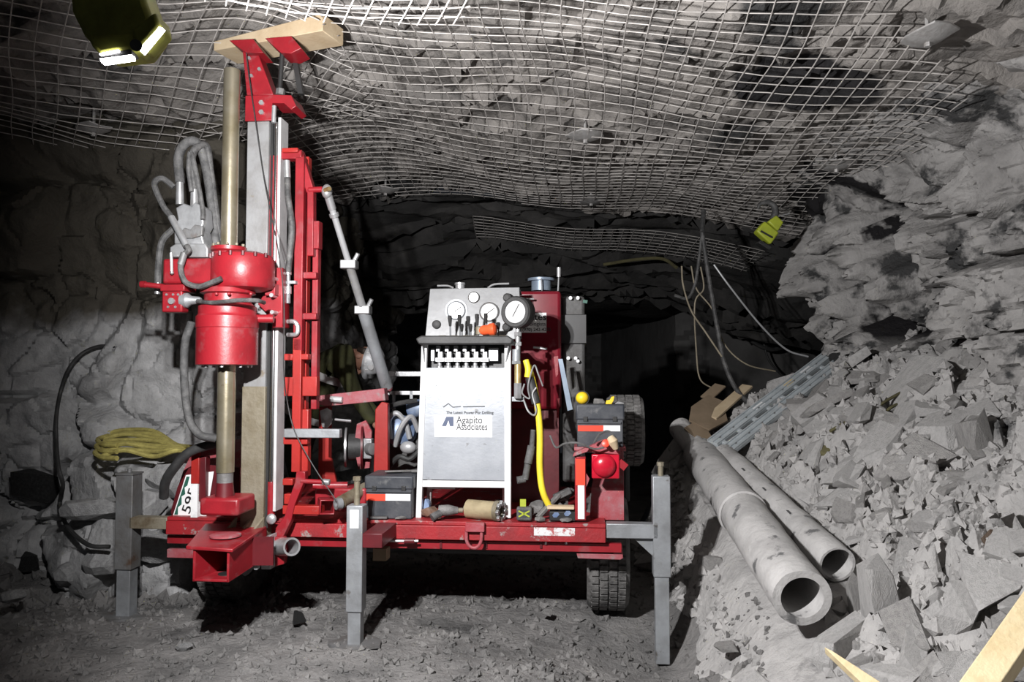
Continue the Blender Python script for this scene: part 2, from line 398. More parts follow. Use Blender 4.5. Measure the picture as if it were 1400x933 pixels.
def mrg(v_, a, b_):
    n_ = N.new('ShaderNodeMapRange'); n_.inputs[1].default_value = a; n_.inputs[2].default_value = b_; K.new(v_, n_.inputs[0]); return n_.outputs[0]
val = mth('ADD', dt.outputs['Value'], mth('MULTIPLY', nn.outputs['Fac'], .7)); sxz = N.new('ShaderNodeSeparateXYZ'); K.new(geo.outputs['Position'], sxz.inputs[0])
s1 = mth('MULTIPLY', mrg(mth('ABSOLUTE', mth('SUBTRACT', val, 4.12)), .15, .11), mrg(sxz.outputs[2], 1.5, 1.65))
s2 = mth('MULTIPLY', mrg(mth('ABSOLUTE', mth('SUBTRACT', val, 3.58)), .10, .07), mrg(sxz.outputs[2], 1.85, 2.0))
mx = N.new('ShaderNodeMix'); mx.data_type = 'RGBA'; mx.inputs[7].default_value = (.018, .017, .018, 1)
K.new(mth('MAXIMUM', s1, s2), mx.inputs[0]); K.new(src, mx.inputs[6]); K.new(mx.outputs[2], bs.inputs['Base Color'])
# roof, with a dark coaly hole on the right
m = MATS['ceiling']; nt = m.node_tree; N = nt.nodes; K = nt.links
bs = N['Principled BSDF']; src = bs.inputs['Base Color'].links[0].from_socket
geo = N.new('ShaderNodeNewGeometry'); nn = N.new('ShaderNodeTexNoise'); nn.inputs['Scale'].default_value = 4; K.new(geo.outputs['Position'], nn.inputs['Vector'])
vs_ = N.new('ShaderNodeVectorMath'); vs_.operation = 'MULTIPLY_ADD'; vs_.inputs[1].default_value = (.18, .18, 0); vs_.inputs[2].default_value = (-1.80, -4.52, 0); K.new(nn.outputs['Color'], vs_.inputs[0])
va = N.new('ShaderNodeVectorMath'); va.operation = 'ADD'; K.new(geo.outputs['Position'], va.inputs[0]); K.new(vs_.outputs[0], va.inputs[1])
vm_ = N.new('ShaderNodeVectorMath'); vm_.operation = 'MULTIPLY'; vm_.inputs[1].default_value = (.8, 1.25, 0); K.new(va.outputs[0], vm_.inputs[0])
vl_ = N.new('ShaderNodeVectorMath'); vl_.operation = 'LENGTH'; K.new(vm_.outputs[0], vl_.inputs[0])
mr = N.new('ShaderNodeMapRange'); mr.inputs[1].default_value = .36; mr.inputs[2].default_value = .31; K.new(vl_.outputs['Value'], mr.inputs[0])
mx = N.new('ShaderNodeMix'); mx.data_type = 'RGBA'; mx.inputs[7].default_value = (.028, .027, .028, 1)
K.new(mr.outputs[0], mx.inputs[0]); K.new(src, mx.inputs[6]); K.new(mx.outputs[2], bs.inputs['Base Color'])
cx = lambda u, v: (u, v, ceil_h(u, v))
sheet('ceiling', 'ceiling', cx, -5.2, 2.75, 250, .4, 7.45, 230)
def brow(u, t):
    y = 7.35 + t * 2.4; z = ceil_s(u, 7.3) + .06 - .80 * sstep(0, 1, t) * (1 - .15 * math.sin(u * 1.1)); p = (u * .35, y, z * 2.5)
    return (u, y - .25 * abs(nz((u * .5, 0, z * 3), 1.2, 4)), z + facet((u * .5, y * 1.6, 2), 1.8, .8) * .30 + nz((u * .4, y * 2, 1), 1.5, 4) * .10)
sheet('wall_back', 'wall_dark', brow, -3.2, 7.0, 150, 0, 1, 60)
def far(u, v):
    p = (u, 11, v); return (u, 10.9 + 5.5 * sstep(2.3, 1.9, u) - nz(p, .5, 4) * .3 - facet(p, 1.2, .6) * .2, v)
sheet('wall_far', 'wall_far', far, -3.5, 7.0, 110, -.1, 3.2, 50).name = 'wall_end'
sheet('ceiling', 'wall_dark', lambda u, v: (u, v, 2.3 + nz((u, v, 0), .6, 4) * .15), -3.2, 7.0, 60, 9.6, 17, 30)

# ------------------------------------------------------------------ the work lamp that lights the place
lf = WORLD
LY = 1.6
lamp = thing('work_lamp', 'olive green cordless work lamp with two lit light bars hung under the roof net', 'lamp', at(158, 0, LY), lf)
P = lambda x, y, dy=0: at(x, y, LY + dy)
b = MB(); b.prism([P(92, -35), P(186, -35), P(206, 22), P(206, 40), P(188, 66), P(135, 72), P(112, 46), P(96, 14)], (0, .09, 0)); b.build('housing', 'olive', lamp, bevel=.012)
b = MB(); b.prism([P(118, 48, -.004), P(182, 44, -.004), P(182, 66, -.004), P(136, 74, -.004), P(124, 62, -.004)], (0, .07, 0)); h1 = b.build('lamp_head', 'olive', lamp, bevel=.008)
b = MB(); b.prism([P(133, 74), P(178, 66), P(182, 74), P(136, 80)], (0, .03, 0)); b.build('rim', 'black_rubber', h1, bevel=.003)
b = MB(); b.prism([P(136, 80, .002), P(180, 73, .002), P(181, 80, .002), P(139, 86, .002)], (0, .014, 0)); b.build('light_bar', 'led', h1)
b = MB(); b.prism([P(136, 73, -.006), P(162, 68, -.006), P(162, 70, -.006), P(136, 75, -.006)], (0, .01, 0)); b.build('light_slit', 'led', h1)
b = MB(); b.prism([P(178, 40, -.004), P(212, 14, -.004), P(218, 36, -.004), P(190, 66, -.004)], (0, .07, 0)); h2 = b.build('lamp_head', 'olive', lamp, bevel=.008)
b = MB(); b.prism([P(188, 66), P(214, 36), P(222, 38), P(194, 72)], (0, .014, 0)); b.build('light_bar', 'led', h2)
b = MB(); b.cyl(P(186, 62, -.01), P(186, 62, .08), .012); b.build('hinge', 'black_rubber', lamp)
b = MB(); b.box(*[c for a in zip(P(115, -40) , P(170, -120)) for c in a][:2], LY + .01, LY + .08, P(0, -38).z, P(0, -95).z); b.build('battery', 'black_rubber', lamp, bevel=.006)
b = MB(); hk = P(142, -90, .045); b.tube(spline([hk, hk + Vector((0, 0, .12)), hk + Vector((.03, 0, .22)), hk + Vector((.06, 0, .30)), Vector((hk.x + .06, LY + .045, ceil_s(hk.x, LY) - .02))], 6), .005, 8); b.build('hanging_hook', 'silver', lamp)
for k, (px, py) in enumerate([(162, 92), (212, 66)]):
    ld = bpy.data.lights.new('lamp_light', 'SPOT'); ld.energy = LAMP_POWER * (.6 if k == 0 else .4); ld.spot_size = R(168); ld.spot_blend = .5; ld.shadow_soft_size = .018
    ld.color = (1.0, .985, .99)
    lo = bpy.data.objects.new('lamp_light', ld); COL.objects.link(lo); p = P(px, py, .15)
    lo.location = p - BASE[lamp.name]; lo.rotation_euler = (Vector(LAMP_AIM) - p).to_track_quat('-Z', 'Y').to_euler(); lo.parent = lamp

# ------------------------------------------------------------------ roof mesh
def net(label, org, ang, s0, s1, t0, t1, sp, clip, off=.035, amp=.05, seed=0, zf=ceil_s, rad=.0031, step=.09):
    o3 = Vector((org[0], org[1], zf(*org) - .05))
    T = thing('wire_mesh', label, 'wire mesh', o3, WORLD)
    ca, sa = math.cos(ang), math.sin(ang)
    def pt(s, t):
        wob = noise.noise_vector(Vector((s * .9 + seed, t * .9, 0))) * .06
        x = org[0] + s * ca - t * sa + wob.x; y = org[1] + s * sa + t * ca + wob.y
        return x, y
    def run(fix, along):
        a0, a1 = (t0, t1) if along == 't' else (s0, s1); n = int((a1 - a0) / step); cur = []; mb = MB()
        def flush():
            nonlocal cur
            if len(cur) > 2: mb.tube(cur, rad, 5, False)
            cur = []
        for i in range(n + 1):
            a = a0 + (a1 - a0) * i / n
            x, y = pt(fix, a) if along == 't' else pt(a, fix)
            if clip(x, y):
                o = off + amp * (.5 + .5 * noise.noise(Vector((x * 1.4 + seed, y * 1.4, seed)))) + (.004 if along == 't' else 0) + .006 * noise.noise(Vector((x * 9, y * 9, fix * 7)))
                cur.append((x, y, zf(x, y) - o))
            else: flush()
        flush()
        if mb.v: mb.build('wire', 'wire', T, fix=False)
    for i in range(int((s1 - s0) / sp) + 1): run(s0 + i * sp, 't')
    for i in range(int((t1 - t0) / sp) + 1): run(t0 + i * sp, 's')
    return T
def edge_n(a, b): return .12 * noise.noise(Vector((a * 1.7, b, 4)))
net('welded wire roof mesh sheet stretched over the rig and the right side', (0, 4), R(-5), -2.6, 3.1, -2.6, 3.6, .1,
    lambda x, y: (-1.15 + .1 * (y - 4) if y < 5.0 else -2.3) < x < np.interp(y, [2.5, 3.3, 4, 6.3, 7.2], [1.3, 1.75, 2.4, 2.9, 2.95]) + edge_n(y, 0) and y < 7.0 + edge_n(x, 3))
net('slanted wire roof mesh sheet over the left side behind the lamp', (-2.3, 4), R(32), -2.6, 2.6, -2.8, 2.8, .115,
    lambda x, y: -4.6 < x < -.95 + .1 * (y - 4) and 1.7 < y < 5.25 + edge_n(x, 1), seed=5, off=.05, amp=.10)
def fold(x, y): return ceil_s(-.9, 2.6) - .10 - .55 * sstep(2.1, 2.75, y) + .30 * (x + .9) ** 2
net('drooping bright fold of wire mesh hanging close to the lamp', (-.75, 2.3), R(20), -.75, .75, -.55, .48, .07,
    lambda x, y: -1.35 < x < -.15, seed=9, zf=lambda x, y: 3.02 - .18 * math.cos((x + .8) * 1.6) - .12 * sstep(2.0, 2.6, y), off=.02, amp=.03, step=.05)
net('narrow lower strip of wire mesh hanging at the back edge of the roof', (.7, 7.45), R(-2), -1.1, 1.75, 0, .75, .1,
    lambda x, y: True, seed=13, zf=lambda x, y: ceil_s(x, 7.3) - .12 - .10 * (y - 7.4), off=.0, amp=.03)

# roof bolt plates
def bolt_plate(px, py, Y, sz, label, tilt=0):
    p = at(px, py, Y); z = p.z
    T = thing('roof_bolt', label, 'roof bolt', p, WORLD, 'roof bolts holding the wire mesh')
    b = MB(); h = sz / 2; n = 10; rng = random.Random(px)
    ring = [Vector((math.cos(2 * math.pi * k / n) * h * rng.uniform(.85, 1.15), math.sin(2 * math.pi * k / n) * h * rng.uniform(.85, 1.15), rng.uniform(-.006, .012))) for k in range(n)]
    inner = [v * .45 - Vector((0, 0, .03)) for v in ring]
    vs = [p + v for v in ring] + [p + v for v in inner] + [p + v + Vector((0, 0, .008)) for v in ring]
    fs = [(k, (k + 1) % n, n + (k + 1) % n, n + k) for k in range(n)] + [tuple(range(n, 2 * n))] + [(k, k + 2 * n, (k + 1) % n + 2 * n, (k + 1) % n) for k in range(n)] + [tuple(range(2 * n, 3 * n))]
    b.add(vs, fs); b.build('plate', 'plate', T)
    b = MB(); b.cyl(p - Vector((0, 0, .05)), p + Vector((0, 0, .02)), .016, n=6); b.build('bolt_head', 'plate', T)
    b = MB(); b.cyl(p + Vector((0, 0, .0)), p + Vector((0, 0, .35)), .010, n=8); b.build('bolt_shank', 'plate', T)
def on_net(px, py, sz, label):
    best = None
    for i in range(120):
        Y = 2.5 + i * .045; p = at(px, py, Y)
        if p.z > ceil_s(p.x, p.y) - .05: best = Y; break
    bolt_plate(px, py, best or 5, sz, label)
on_net(800, 186, .24, 'crumpled pale roof bolt plate in the middle of the roof mesh')
on_net(808, 274, .30, 'roof bolt plate at the back edge of the mesh above the console')
on_net(1143, 226, .28, 'roof bolt plate near the right lower corner of the mesh')
on_net(1268, 50, .24, 'white plaster splotch shaped as a bolt plate at the upper right end of the mesh')  # a splotch of plaster, modelled with the bolt plate builder
on_net(527, 260, .22, 'small roof bolt plate behind the mast at the back edge')
on_net(128, 176, .22, 'roof bolt plate on the left edge of the mesh below the lamp')

# =================================================================== TRAILER
deck0 = L(530, 712, 0); ZD = deck0.z
trl = thing('drill_trailer', 'low red drill trailer with a scuffed deck, standing on grey jacks', 'trailer', (1.25, .9, 0))
uL, uR = L(228, 722, 0).x, L(828, 726, 0).x
b = MB(); b.box(uL, uR, .0, 1.35, ZD - .02, ZD); b.build('deck_plate', 'red_scraped', trl, bevel=.003)
b = MB(); b.box(uL, uR, -.012, .05, L(500, 736, 0).z, ZD - .021); fb = b.build('front_beam', 'red_scraped', trl, bevel=.004)
b = MB(); b.pbox(592, 0, 593, 1, 0, .01) if False else None
b = MB(); b.pbox(730, 722, 786, 733, -.0145, .003); b.build('worn_sticker', 'worn', fb)
b = MB(); b.pbox(228, 738, 850, 750, .03, .05); b.build('lower_beam', 'red', trl, bevel=.003)
b = MB(); b.pbox(228, 752, 310, 764, .06, .05); b.build('lower_beam', 'red_dusty', trl, bevel=.003)
for px in (395, 500, 602, 664, 739): 
    b = MB(); b.pbox(px - 1, 736, px + 2, 750, .022, .06); b.build('beam_rib', 'red_dark', trl)
for px in (746, 774):
    b = MB(); p = L(px, 735, .02); b.cyl(p, p - Vector((0, 0, .035)), .007, n=8); b.build('bolt', 'silver', trl)
b = MB(); p = L(505, 740, -.02); q = L(572, 740, -.02); b.cyl(p, q, .006, n=8); lv = b.build('link_rod', 'rail_white', trl)
for px in (515, 560):
    b = MB(); b.cyl(L(px - 7, 740, -.02), L(px + 7, 740, -.02), .016, n=12); b.build('link_grip', 'red_dark', lv)
# lifting ring
b = MB(); c = L(648, 735, -.03); b.tube([c + Vector((.04 * math.cos(a), -.004, -.055 * math.sin(a) - .0)) for a in [math.pi * k / 12 for k in range(13)]], .009, 8)
b.cyl(c + Vector((.04, 0, 0)), c + Vector((.04, 0, .04)), .009); b.cyl(c + Vector((-.04, 0, 0)), c + Vector((-.04, 0, .04)), .009); rg = b.build('lifting_ring', 'red_dusty', trl)
b = MB(); b.pbox(636, 716, 662, 728, -.045, .04); b.build('ring_lug', 'red_dusty', rg, bevel=.003)
# long rails under the deck, axle
for u in (.45, 1.25, 2.05):
    b = MB(); b.box(u - .04, u + .04, .05, 1.35, ZD - .16, ZD - .021); b.build('frame_rail', 'red_dark', trl)
b = MB(); b.cyl((.25, .50, .34), (2.45, .50, .34), .04, n=14); b.build('axle', 'black_paint', trl)

def tire(parent, c, rad=.33, wd=.235):
    c = Vector(c); ax = Vector((1, 0, 0)); h = wd / 2
    b = MB(); b.ring(c, ax, [(rad * .58, -h * .8), (rad * .74, -h), (rad * .90, -h), (rad * .965, -h * .82), (rad * .97, h * .82), (rad * .90, h), (rad * .74, h), (rad * .58, h * .8)], 48)
    t = b.build('tire', 'tire', parent)
    b = MB()
    for k in range(44):
        for j, (x0, x1) in enumerate([(-.80, -.46), (-.40, -.04), (.04, .40), (.46, .80)]):
            a = 2 * math.pi * (k + .5 * (j % 2)) / 44; da = 2 * math.pi / 44 * .36
            vs = []
            for r_ in (rad * .955, rad * 1.0):
                for (xx, aa) in ((x0, a - da), (x1, a - da), (x1, a + da), (x0, a + da)):
                    vs.append(c + Vector((xx * h, math.cos(aa) * r_, math.sin(aa) * r_)))
            b.hexa(vs)
    tr = b.build('tread_blocks', 'tire', t, smooth=False); tr['kind'] = 'stuff'
    b = MB(); b.ring(c, ax, [(rad * .60, -h * .7), (rad * .60, h * .7), (rad * .52, h * .6), (rad * .20, h * .2), (.02, h * .2), (.02, -.01), (rad * .2, -.01), (rad * .52, -h * .6)], 32); b.build('rim', 'white_paint', t)
    return t
uw = L(831, 800, .35).x
wl_ = tire(trl, (uw, .52, .33)); tire(trl, (.17, .52, .33))
# right fender, upright bumper post, lamp, L bracket
b = MB()
FA = [(.18, ZD - .01), (.19, ZD + .16), (.25, .80), (.36, .90), (.52, .94), (.70, .90), (.84, .80), (.88, .55)]
u0, u1 = L(806, 690, .18).x, L(853, 690, .18).x
for i in range(len(FA) - 1):
    (y0, z0), (y1, z1) = FA[i], FA[i + 1]; k0 = .035 * (i / 3 if i < 3 else 1); k1 = .035 * ((i + 1) / 3 if i + 1 < 3 else 1)
    b.hexa([(u0 + k0, y0, z0), (u1, y0, z0), (u1, y0 + .012, z0 - .004), (u0 + k0, y0 + .012, z0 - .004), (u0 + k1, y1, z1), (u1, y1, z1), (u1, y1 + .012, z1 - .006), (u0 + k1, y1 + .012, z1 - .006)])
b.build('fender', 'red_dusty', trl)
b = MB(); b.pbox(786, 625, 801, 712, .02, .05); ps = b.build('corner_post', 'red', trl, bevel=.003)
b = MB(); b.pbox(787, 628, 800, 664, .016, .003); b.build('reflector_tape', 'tape_red', ps)
b = MB(); b.pbox(790, 664, 799, 710, .016, .003); b.build('reflector_tape', 'tape_white', ps)
b = MB(); b.pprism([(783, 625), (803, 618), (806, 613), (800, 613), (785, 620)], .0, .07); b.build('post_cap', 'red_dusty', ps, bevel=.002)
b = MB(); b.pprism([(800, 645), (806, 655), (801, 668)], .03, .012); b.build('gusset', 'red_dusty', ps)
b = MB(); b.pprism([(803, 618), (848, 622), (848, 616), (838, 600), (824, 603), (806, 611)], .04, .08); b.build('lamp_bracket', 'red_dusty', trl, bevel=.002)
b = MB(); b.pbox(809, 622, 847, 655, .02, .06); tl = b.build('tail_lamp', 'lens_red', trl, bevel=.006)
b = MB(); c = L(826, 637, .02); b.lathe(c, (0, -1, 0), [(.062, 0), (.060, .012), (.045, .026), (.02, .033), (.002, .034)], 24); b.build('lens', 'lens_red', tl)
b = MB(); b.pbar((846, 632), (856, 640), .03, 10, .05); b.build('lamp_arm', 'red', tl)
b = MB(); b.pprism([(788, 756), (838, 758), (841, 748), (851, 748), (852, 764), (848, 766), (790, 764)], .05, .05); b.build('step_bracket', 'red_dusty', trl, bevel=.003)
# left fender with the number plate, left upright
b = MB()
for i in range(10):
    a0, a1 = math.pi * i / 18, math.pi * (i + 1) / 18
    def fp(a, u, r): return (u, .52 - r * math.cos(a), .36 + r * math.sin(a) * 1.05 + .16)
    ua, ub = .0, .33
    b.hexa([fp(a0, ua, .42), fp(a0, ub, .42), fp(a0, ub, .405), fp(a0, ua, .405), fp(a1, ua, .42), fp(a1, ub, .42), fp(a1, ub, .405), fp(a1, ua, .405)])
b.build('fender', 'red_dusty', trl)
b = MB(); b.pprism([(233, 700), (243, 665), (258, 640), (280, 636), (330, 640), (322, 704), (258, 706), (235, 706)], .06, .02); b.build('fender_front', 'red_dark', trl, bevel=.002)
pl = MB(); quad = [(236, 706), (254, 650), (292, 645), (282, 706)]; pl.pprism(quad, .045, .006); plate = pl.build('number_plate', 'label_white', trl, bevel=.001)
b = MB(); b.pprism([(238, 704), (255, 652), (259, 652), (256, 664), (252, 667), (253, 676), (248, 679), (248, 690), (243, 694), (243, 704)], .042, .003); b.build('plate_print', 'green_plate', plate)
p0 = L(259, 704, .040); text('595', 'plate_number', 'ink', plate, p0, .075, (90, -72, 0), sx=1.3)
b = MB(); b.pbox(261, 619, 272, 662, .0, .045); lp = b.build('corner_post', 'red_orange', trl, bevel=.003)
b = MB(); b.pbox(261, 662, 270, 708, -.003, .045); b.build('reflector_tape', 'tape_white', lp)
b = MB(); b.pbar((261, 622), (300, 614), .02, 14, .06); b.build('top_rail', 'red_dusty', lp, bevel=.003)
b = MB(); b.pbox(272, 625, 281, 686, .01, .05); b.build('inner_post', 'red_dark', lp, bevel=.003)
# cross tubes to the jacks
b = MB(); b.pbox(829, 717, 900, 737, .0, .075); br = b.build('outrigger_tube', 'jack_steel', trl, bevel=.004)
b = MB(); b.pbox(176, 708, 228, 724, .0, .07); b.build('outrigger_tube', 'steel_dirty', trl, bevel=.004)
def jack(x0, y0, x1, y1, ymid, ybot, v, m1, m2, foot, name_m=None, inset=2, dx=0, dxb=0):
    a = L((x0 + x1) / 2, ybot, v); zt = L((x0 + x1) / 2, y0, v).z; zm = L((x0 + x1) / 2, ymid, v).z
    ua, ub = L(x0, (y0 + ymid) / 2, v).x, L(x1, (y0 + ymid) / 2, v).x; wdt = ub - ua
    # ground under the jack
    wp = RIG.m @ Vector(((ua + ub) / 2, v + wdt / 2, 0)); zg = floor_s(wp.x, wp.y) - .004
    b = MB(); b.box(ua, ub, v, v + wdt, zm, zt); J = b.build('jack_tube', m1, trl, bevel=.004)
    i = wdt * .1; b = MB(); b.box(ua + i, ub - i, v + i, v + wdt - i, zg, zm + .05); b.build('jack_leg', m2, J, bevel=.003)
    c = Vector(((ua + ub) / 2, v + wdt / 2, zg + .012)); n = 18
    if foot:
        b = MB(); rng = random.Random(int(x0)); b.prism([c + Vector((math.cos(2 * math.pi * k / n) * foot * rng.uniform(.9, 1.1), math.sin(2 * math.pi * k / n) * foot * .8, rng.uniform(-.006, .006))) for k in range(n)], (0, 0, .014)); b.build('foot_plate', 'jack_dark', J)
    return J, c, zt, wdt
J, c, zt, wd = jack(893, 652, 917, 0, 790, 912, -.0, 'jack_steel', 'jack_steel', 0)
b = MB(); t = Vector((c.x, c.y, zt)); b.cyl(t, t + Vector((0, 0, .05)), .014); b.cyl(t + Vector((0, 0, .05)), t + Vector((0, 0, .07)), .019, n=8); b.build('jack_screw', 'steel_dirty', J)
b = MB(); b.pprism([(868, 738), (896, 738), (896, 764)], .03, .012); b.build('gusset', 'jack_steel', J)
J, c, zt, wd = jack(157, 650, 180, 0, 780, 838, -.0, 'jack_dark', 'jack_steel', .13)
b = MB(); t = Vector((c.x, c.y, zt)); b.cyl(t, t + Vector((0, 0, .03)), .012); b.box(c.x - wd / 2 - .004, c.x + wd / 2 + .004, c.y - wd / 2 - .004, c.y + wd / 2 + .004, zt, zt + .01); b.build('jack_cap', 'jack_dark', J)
J, c, zt, wd = jack(473, 692, 495, 0, 838, 885, -.30, 'jack_steel', 'jack_steel', .13)
b = MB(); t = Vector((c.x, c.y, zt)); b.cyl(t, t + Vector((0, 0, .12)), .015); b.cyl(t + Vector((0, 0, .12)), t + Vector((0, 0, .14)), .021, n=6); b.build('jack_screw', 'steel_dirty', J)
b = MB(); b.box(c.x - .022, c.x + .022, c.y - wd / 2 - .002, c.y - wd / 2, zt - .11, zt - .02); b.build('jack_label', 'label_white', J)
b = MB(); b.box(c.x + wd / 2, c.x + wd / 2 + .10, c.y - .04, .0, ZD - .08, ZD - .01); b.build('jack_mount', 'red_dark', J, bevel=.003)
b = MB(); b.box(c.x + wd / 2, c.x + wd / 2 + .07, -.1, -.02, ZD - .19, ZD - .13); b.build('jack_bracket', 'cardboard', J)

# =================================================================== DRILL MAST
vm = -.12
base = L(345, 737, vm)
mast = thing('drill_mast', 'tall red and grey drill mast with rotary head, wedged against the roof', 'drill mast', base)
b = MB(); ua, ub = L(336, 300, vm).x, L(366, 300, vm).x; zt = L(350, 166, vm).z; zmid = L(345, 530, vm).z; zb = L(345, 736, vm).z
b.box(ua, ub, vm, vm + .12, zmid, zt); b.build('mast_column', 'steel_mast', mast, bevel=.004)
b = MB(); b.box(ua - .004, ub + .002, vm - .004, vm + .124, zb, zmid + .005); b.build('mast_column', 'steel_dirty', mast, bevel=.004)
b = MB(); b.box(ub + .002, ub + .016, vm + .02, vm + .12, zb + .05, zt); b.build('guide_channel', 'black_paint', mast)
b = MB(); b.cyl(Vector((ub + .030, vm + .03, L(375, 662, vm).z)), Vector((ub + .030, vm + .03, zt - .0)), .013, n=14); b.build('feed_cylinder_rod', 'chrome', mast)
b = MB(); b.cyl(Vector((ub + .030, vm + .03, L(375, 706, vm).z)), Vector((ub + .030, vm + .03, L(375, 660, vm).z)), .020, n=16); b.build('feed_cylinder', 'red', mast)
b = MB(); b.ball(L(371, 710, vm - .01), .028, (1, .6, 1)); b.build('cylinder_eye', 'silver', mast)
b = MB(); b.box(ub + .048, ub + .064, vm + .005, vm + .11, L(380, 700, vm).z, zt + .02); b.build('guide_rail', 'rail_white', mast, bevel=.002)
# head of the mast
b = MB(); b.pbox(335, 130, 372, 165, vm - .012, .012); hp = b.build('head_plate', 'red', mast, bevel=.003)
for q in ((358, 141), (358, 154)):
    b = MB(); p = L(*q, vm - .012); b.cyl(p, p - Vector((0, .012, 0)), .014, n=6); b.build('bolt', 'silver', hp)
b = MB(); b.pprism([(371, 129), (398, 130), (405, 145), (398, 150), (388, 141), (371, 141)], vm - .012, .16); b.build('head_flange', 'red', hp, bevel=.003)
b = MB(); b.pprism([(331, 66), (350, 66), (374, 130), (337, 130)], vm + .01, .10); pc = b.build('crown_post', 'red', mast, bevel=.005)
for q in ((338, 65), (346, 65), (341, 80), (344, 104), (355, 95)):
    b = MB(); p = L(*q, vm + .01); b.cyl(p, p - Vector((0, .01, 0)), .010, n=6); b.build('bolt', 'silver', pc)
for pad in ([(313, 55), (346, 53), (360, 72), (336, 72)], [(362, 52), (398, 49), (412, 66), (398, 73), (384, 72)]):
    b = MB(); b.pprism(pad, vm - .03, .14); b.build('crown_pad', 'red', mast, bevel=.003)
b = MB(); b.cyl(L(386, 72, vm + .03), L(382, 128, vm + .03), .013); b.build('crown_screw', 'black_paint', mast)
b = MB(); b.cyl(L(384, 122, vm + .03), L(383, 130, vm + .03), .024, n=6); b.build('screw_nut', 'jack_dark', mast)
b = MB(); b.pprism([(398, 72), (404, 72), (414, 128), (407, 128)], vm + .10, .03); b.build('crown_strut', 'black_paint', mast)
b = MB(); b.cyl(L(375, 145, vm - .02), L(374, 168, vm - .02), .012); b.build('grease_fitting', 'silver', mast)
# feed frame
FR = lambda nm, mb, m='red': mb.build(nm, m, mast, bevel=.004)
vf = vm + .02
b = MB(); b.pbox(367, 212, 383, 372, vf, .06); FR('frame_post', b)
b = MB(); b.pbox(383, 206, 412, 217, vf, .06); FR('frame_top', b)
b = MB(); b.pbox(385, 202, 407, 208, vf - .02, .09); FR('frame_cap', b, 'red_orange')
b = MB(); b.pbox(402, 214, 414, 480, vf, .05); FR('frame_post', b)
b = MB(); b.pbar((407, 206), (424, 262), vf + .02, 11, .05); FR('frame_brace', b)
b = MB(); b.pbar((424, 258), (424, 350), vf + .02, 9, .05); FR('frame_post', b)
b = MB(); b.pbox(426, 303, 434, 560, vf + .06, .05); FR('frame_post', b)
b = MB(); b.pbox(425, 302, 436, 340, vf + .03, .06); FR('frame_clip', b)
b = MB(); b.pbox(413, 214, 420, 560, vf + .07, .05); FR('frame_post', b, 'red_orange')
b = MB(); b.cyl(L(422, 260, vf + .03), L(441, 259, vf + .03), .016); FR('strut_stub', b)
for y in (372, 428):
    b = MB(); b.pbox(402, y, 432, y + 9, vf + .02, .05); FR('frame_rung', b)
# lower ladder of the frame
b = MB(); b.pbox(399, 463, 411, 646, vf, .05); FR('frame_post', b, 'red_orange')
b = MB(); b.pprism([(405, 645), (417, 645), (417, 655), (403, 690), (398, 712), (387, 735), (375, 735), (377, 722), (389, 706), (396, 680), (403, 660)], vf - .01, .05); FR('frame_leg', b)
b = MB(); b.pbox(412, 560, 421, 652, vf + .03, .05); FR('frame_post', b, 'red_orange')
for (x0, y0, x1, y1) in ((388, 484, 400, 493), (388, 516, 402, 542), (411, 484, 421, 492), (413, 515, 433, 542), (387, 598, 400, 608), (411, 600, 420, 608), (386, 655, 400, 664), (388, 676, 400, 690), (386, 692, 440, 704)):
    b = MB(); b.pbox(x0, y0, x1, y1, vf, .05); FR('frame_rung', b, 'red_orange')
b = MB(); b.pbox(388, 587, 464, 599, vf - .03, .05); FR('outrigger_sleeve', b, 'jack_steel')
b = MB(); b.cyl(L(411, 658, vf), L(450, 660, vf), .013); FR('frame_pin', b)
b = MB(); b.cyl(L(441, 659, vf), L(451, 660, vf), .017, n=10); FR('pin_end', b, 'silver')
# rotary head
vr = -.30
ur = L(312, 400, vr).x
def zr(y): return L(312, y, vr).z
rod = MB(); rod.cyl((ur, vr, zr(340)), (ur, vr, L(317, 96, vr).z), .041, n=28); rod.build('drill_rod', 'rod_brass', mast)
rod = MB(); rod.cyl((ur, vr, zr(646)), (ur, vr, zr(500)), .044, n=28); rod.build('drill_rod', 'rod_brass', mast)
rod = MB(); rod.cyl((ur, vr, zr(662)), (ur, vr, zr(646)), .040, n=24); rod.build('rod_joint', 'jack_dark', mast)
b = MB(); b.cyl((ur, vr, zr(700)), (ur, vr, zr(660)), .055, .040, n=24); b.build('rod_spindle', 'red_dark', mast)
b = MB(); b.pbox(272, 682, 326, 706, vr - .09, .20); b.build('rod_clamp', 'red', mast, bevel=.014)
uc = L(330, 370, vr).x
b = MB(); b.lathe((uc, vr + .02, zr(398)), (0, 0, 1), [(.10, 0), (.145, .012), (.158, .03), (.158, zr(356) - zr(398)), (.145, zr(350) - zr(398)), (.10, zr(346) - zr(398))], 40); rh = b.build('gearbox', 'red', mast)
b = MB(); b.pbox(222, 353, 310, 388, vr - .07, .16); b.build('gearbox_arm', 'red', rh, bevel=.012)
b = MB(); b.lathe((ur, vr, zr(352)), (0, 0, 1), [(.085, 0), (.085, .02), (.075, .025), (.088, .032), (.088, .05), (.06, .055)], 32); b.build('top_flange', 'red', rh)
for k in range(10):
    a = 2 * math.pi * k / 10; b = MB(); p = Vector((ur + .075 * math.cos(a), vr + .075 * math.sin(a), zr(352) + .054)); b.cyl(p, p + Vector((0, 0, .012)), .008, n=6); b.build('bolt', 'steel_dirty', rh)
for k in range(7):
    a = math.pi * (1.15 + .12 * k); b = MB(); p = Vector((uc + .158 * math.cos(a), vr + .02 + .158 * math.sin(a), zr(352))); b.cyl(p - Vector((0, 0, .01)), p + Vector((0, 0, .012)), .008, n=6); b.build('bolt', 'red_dark', rh)
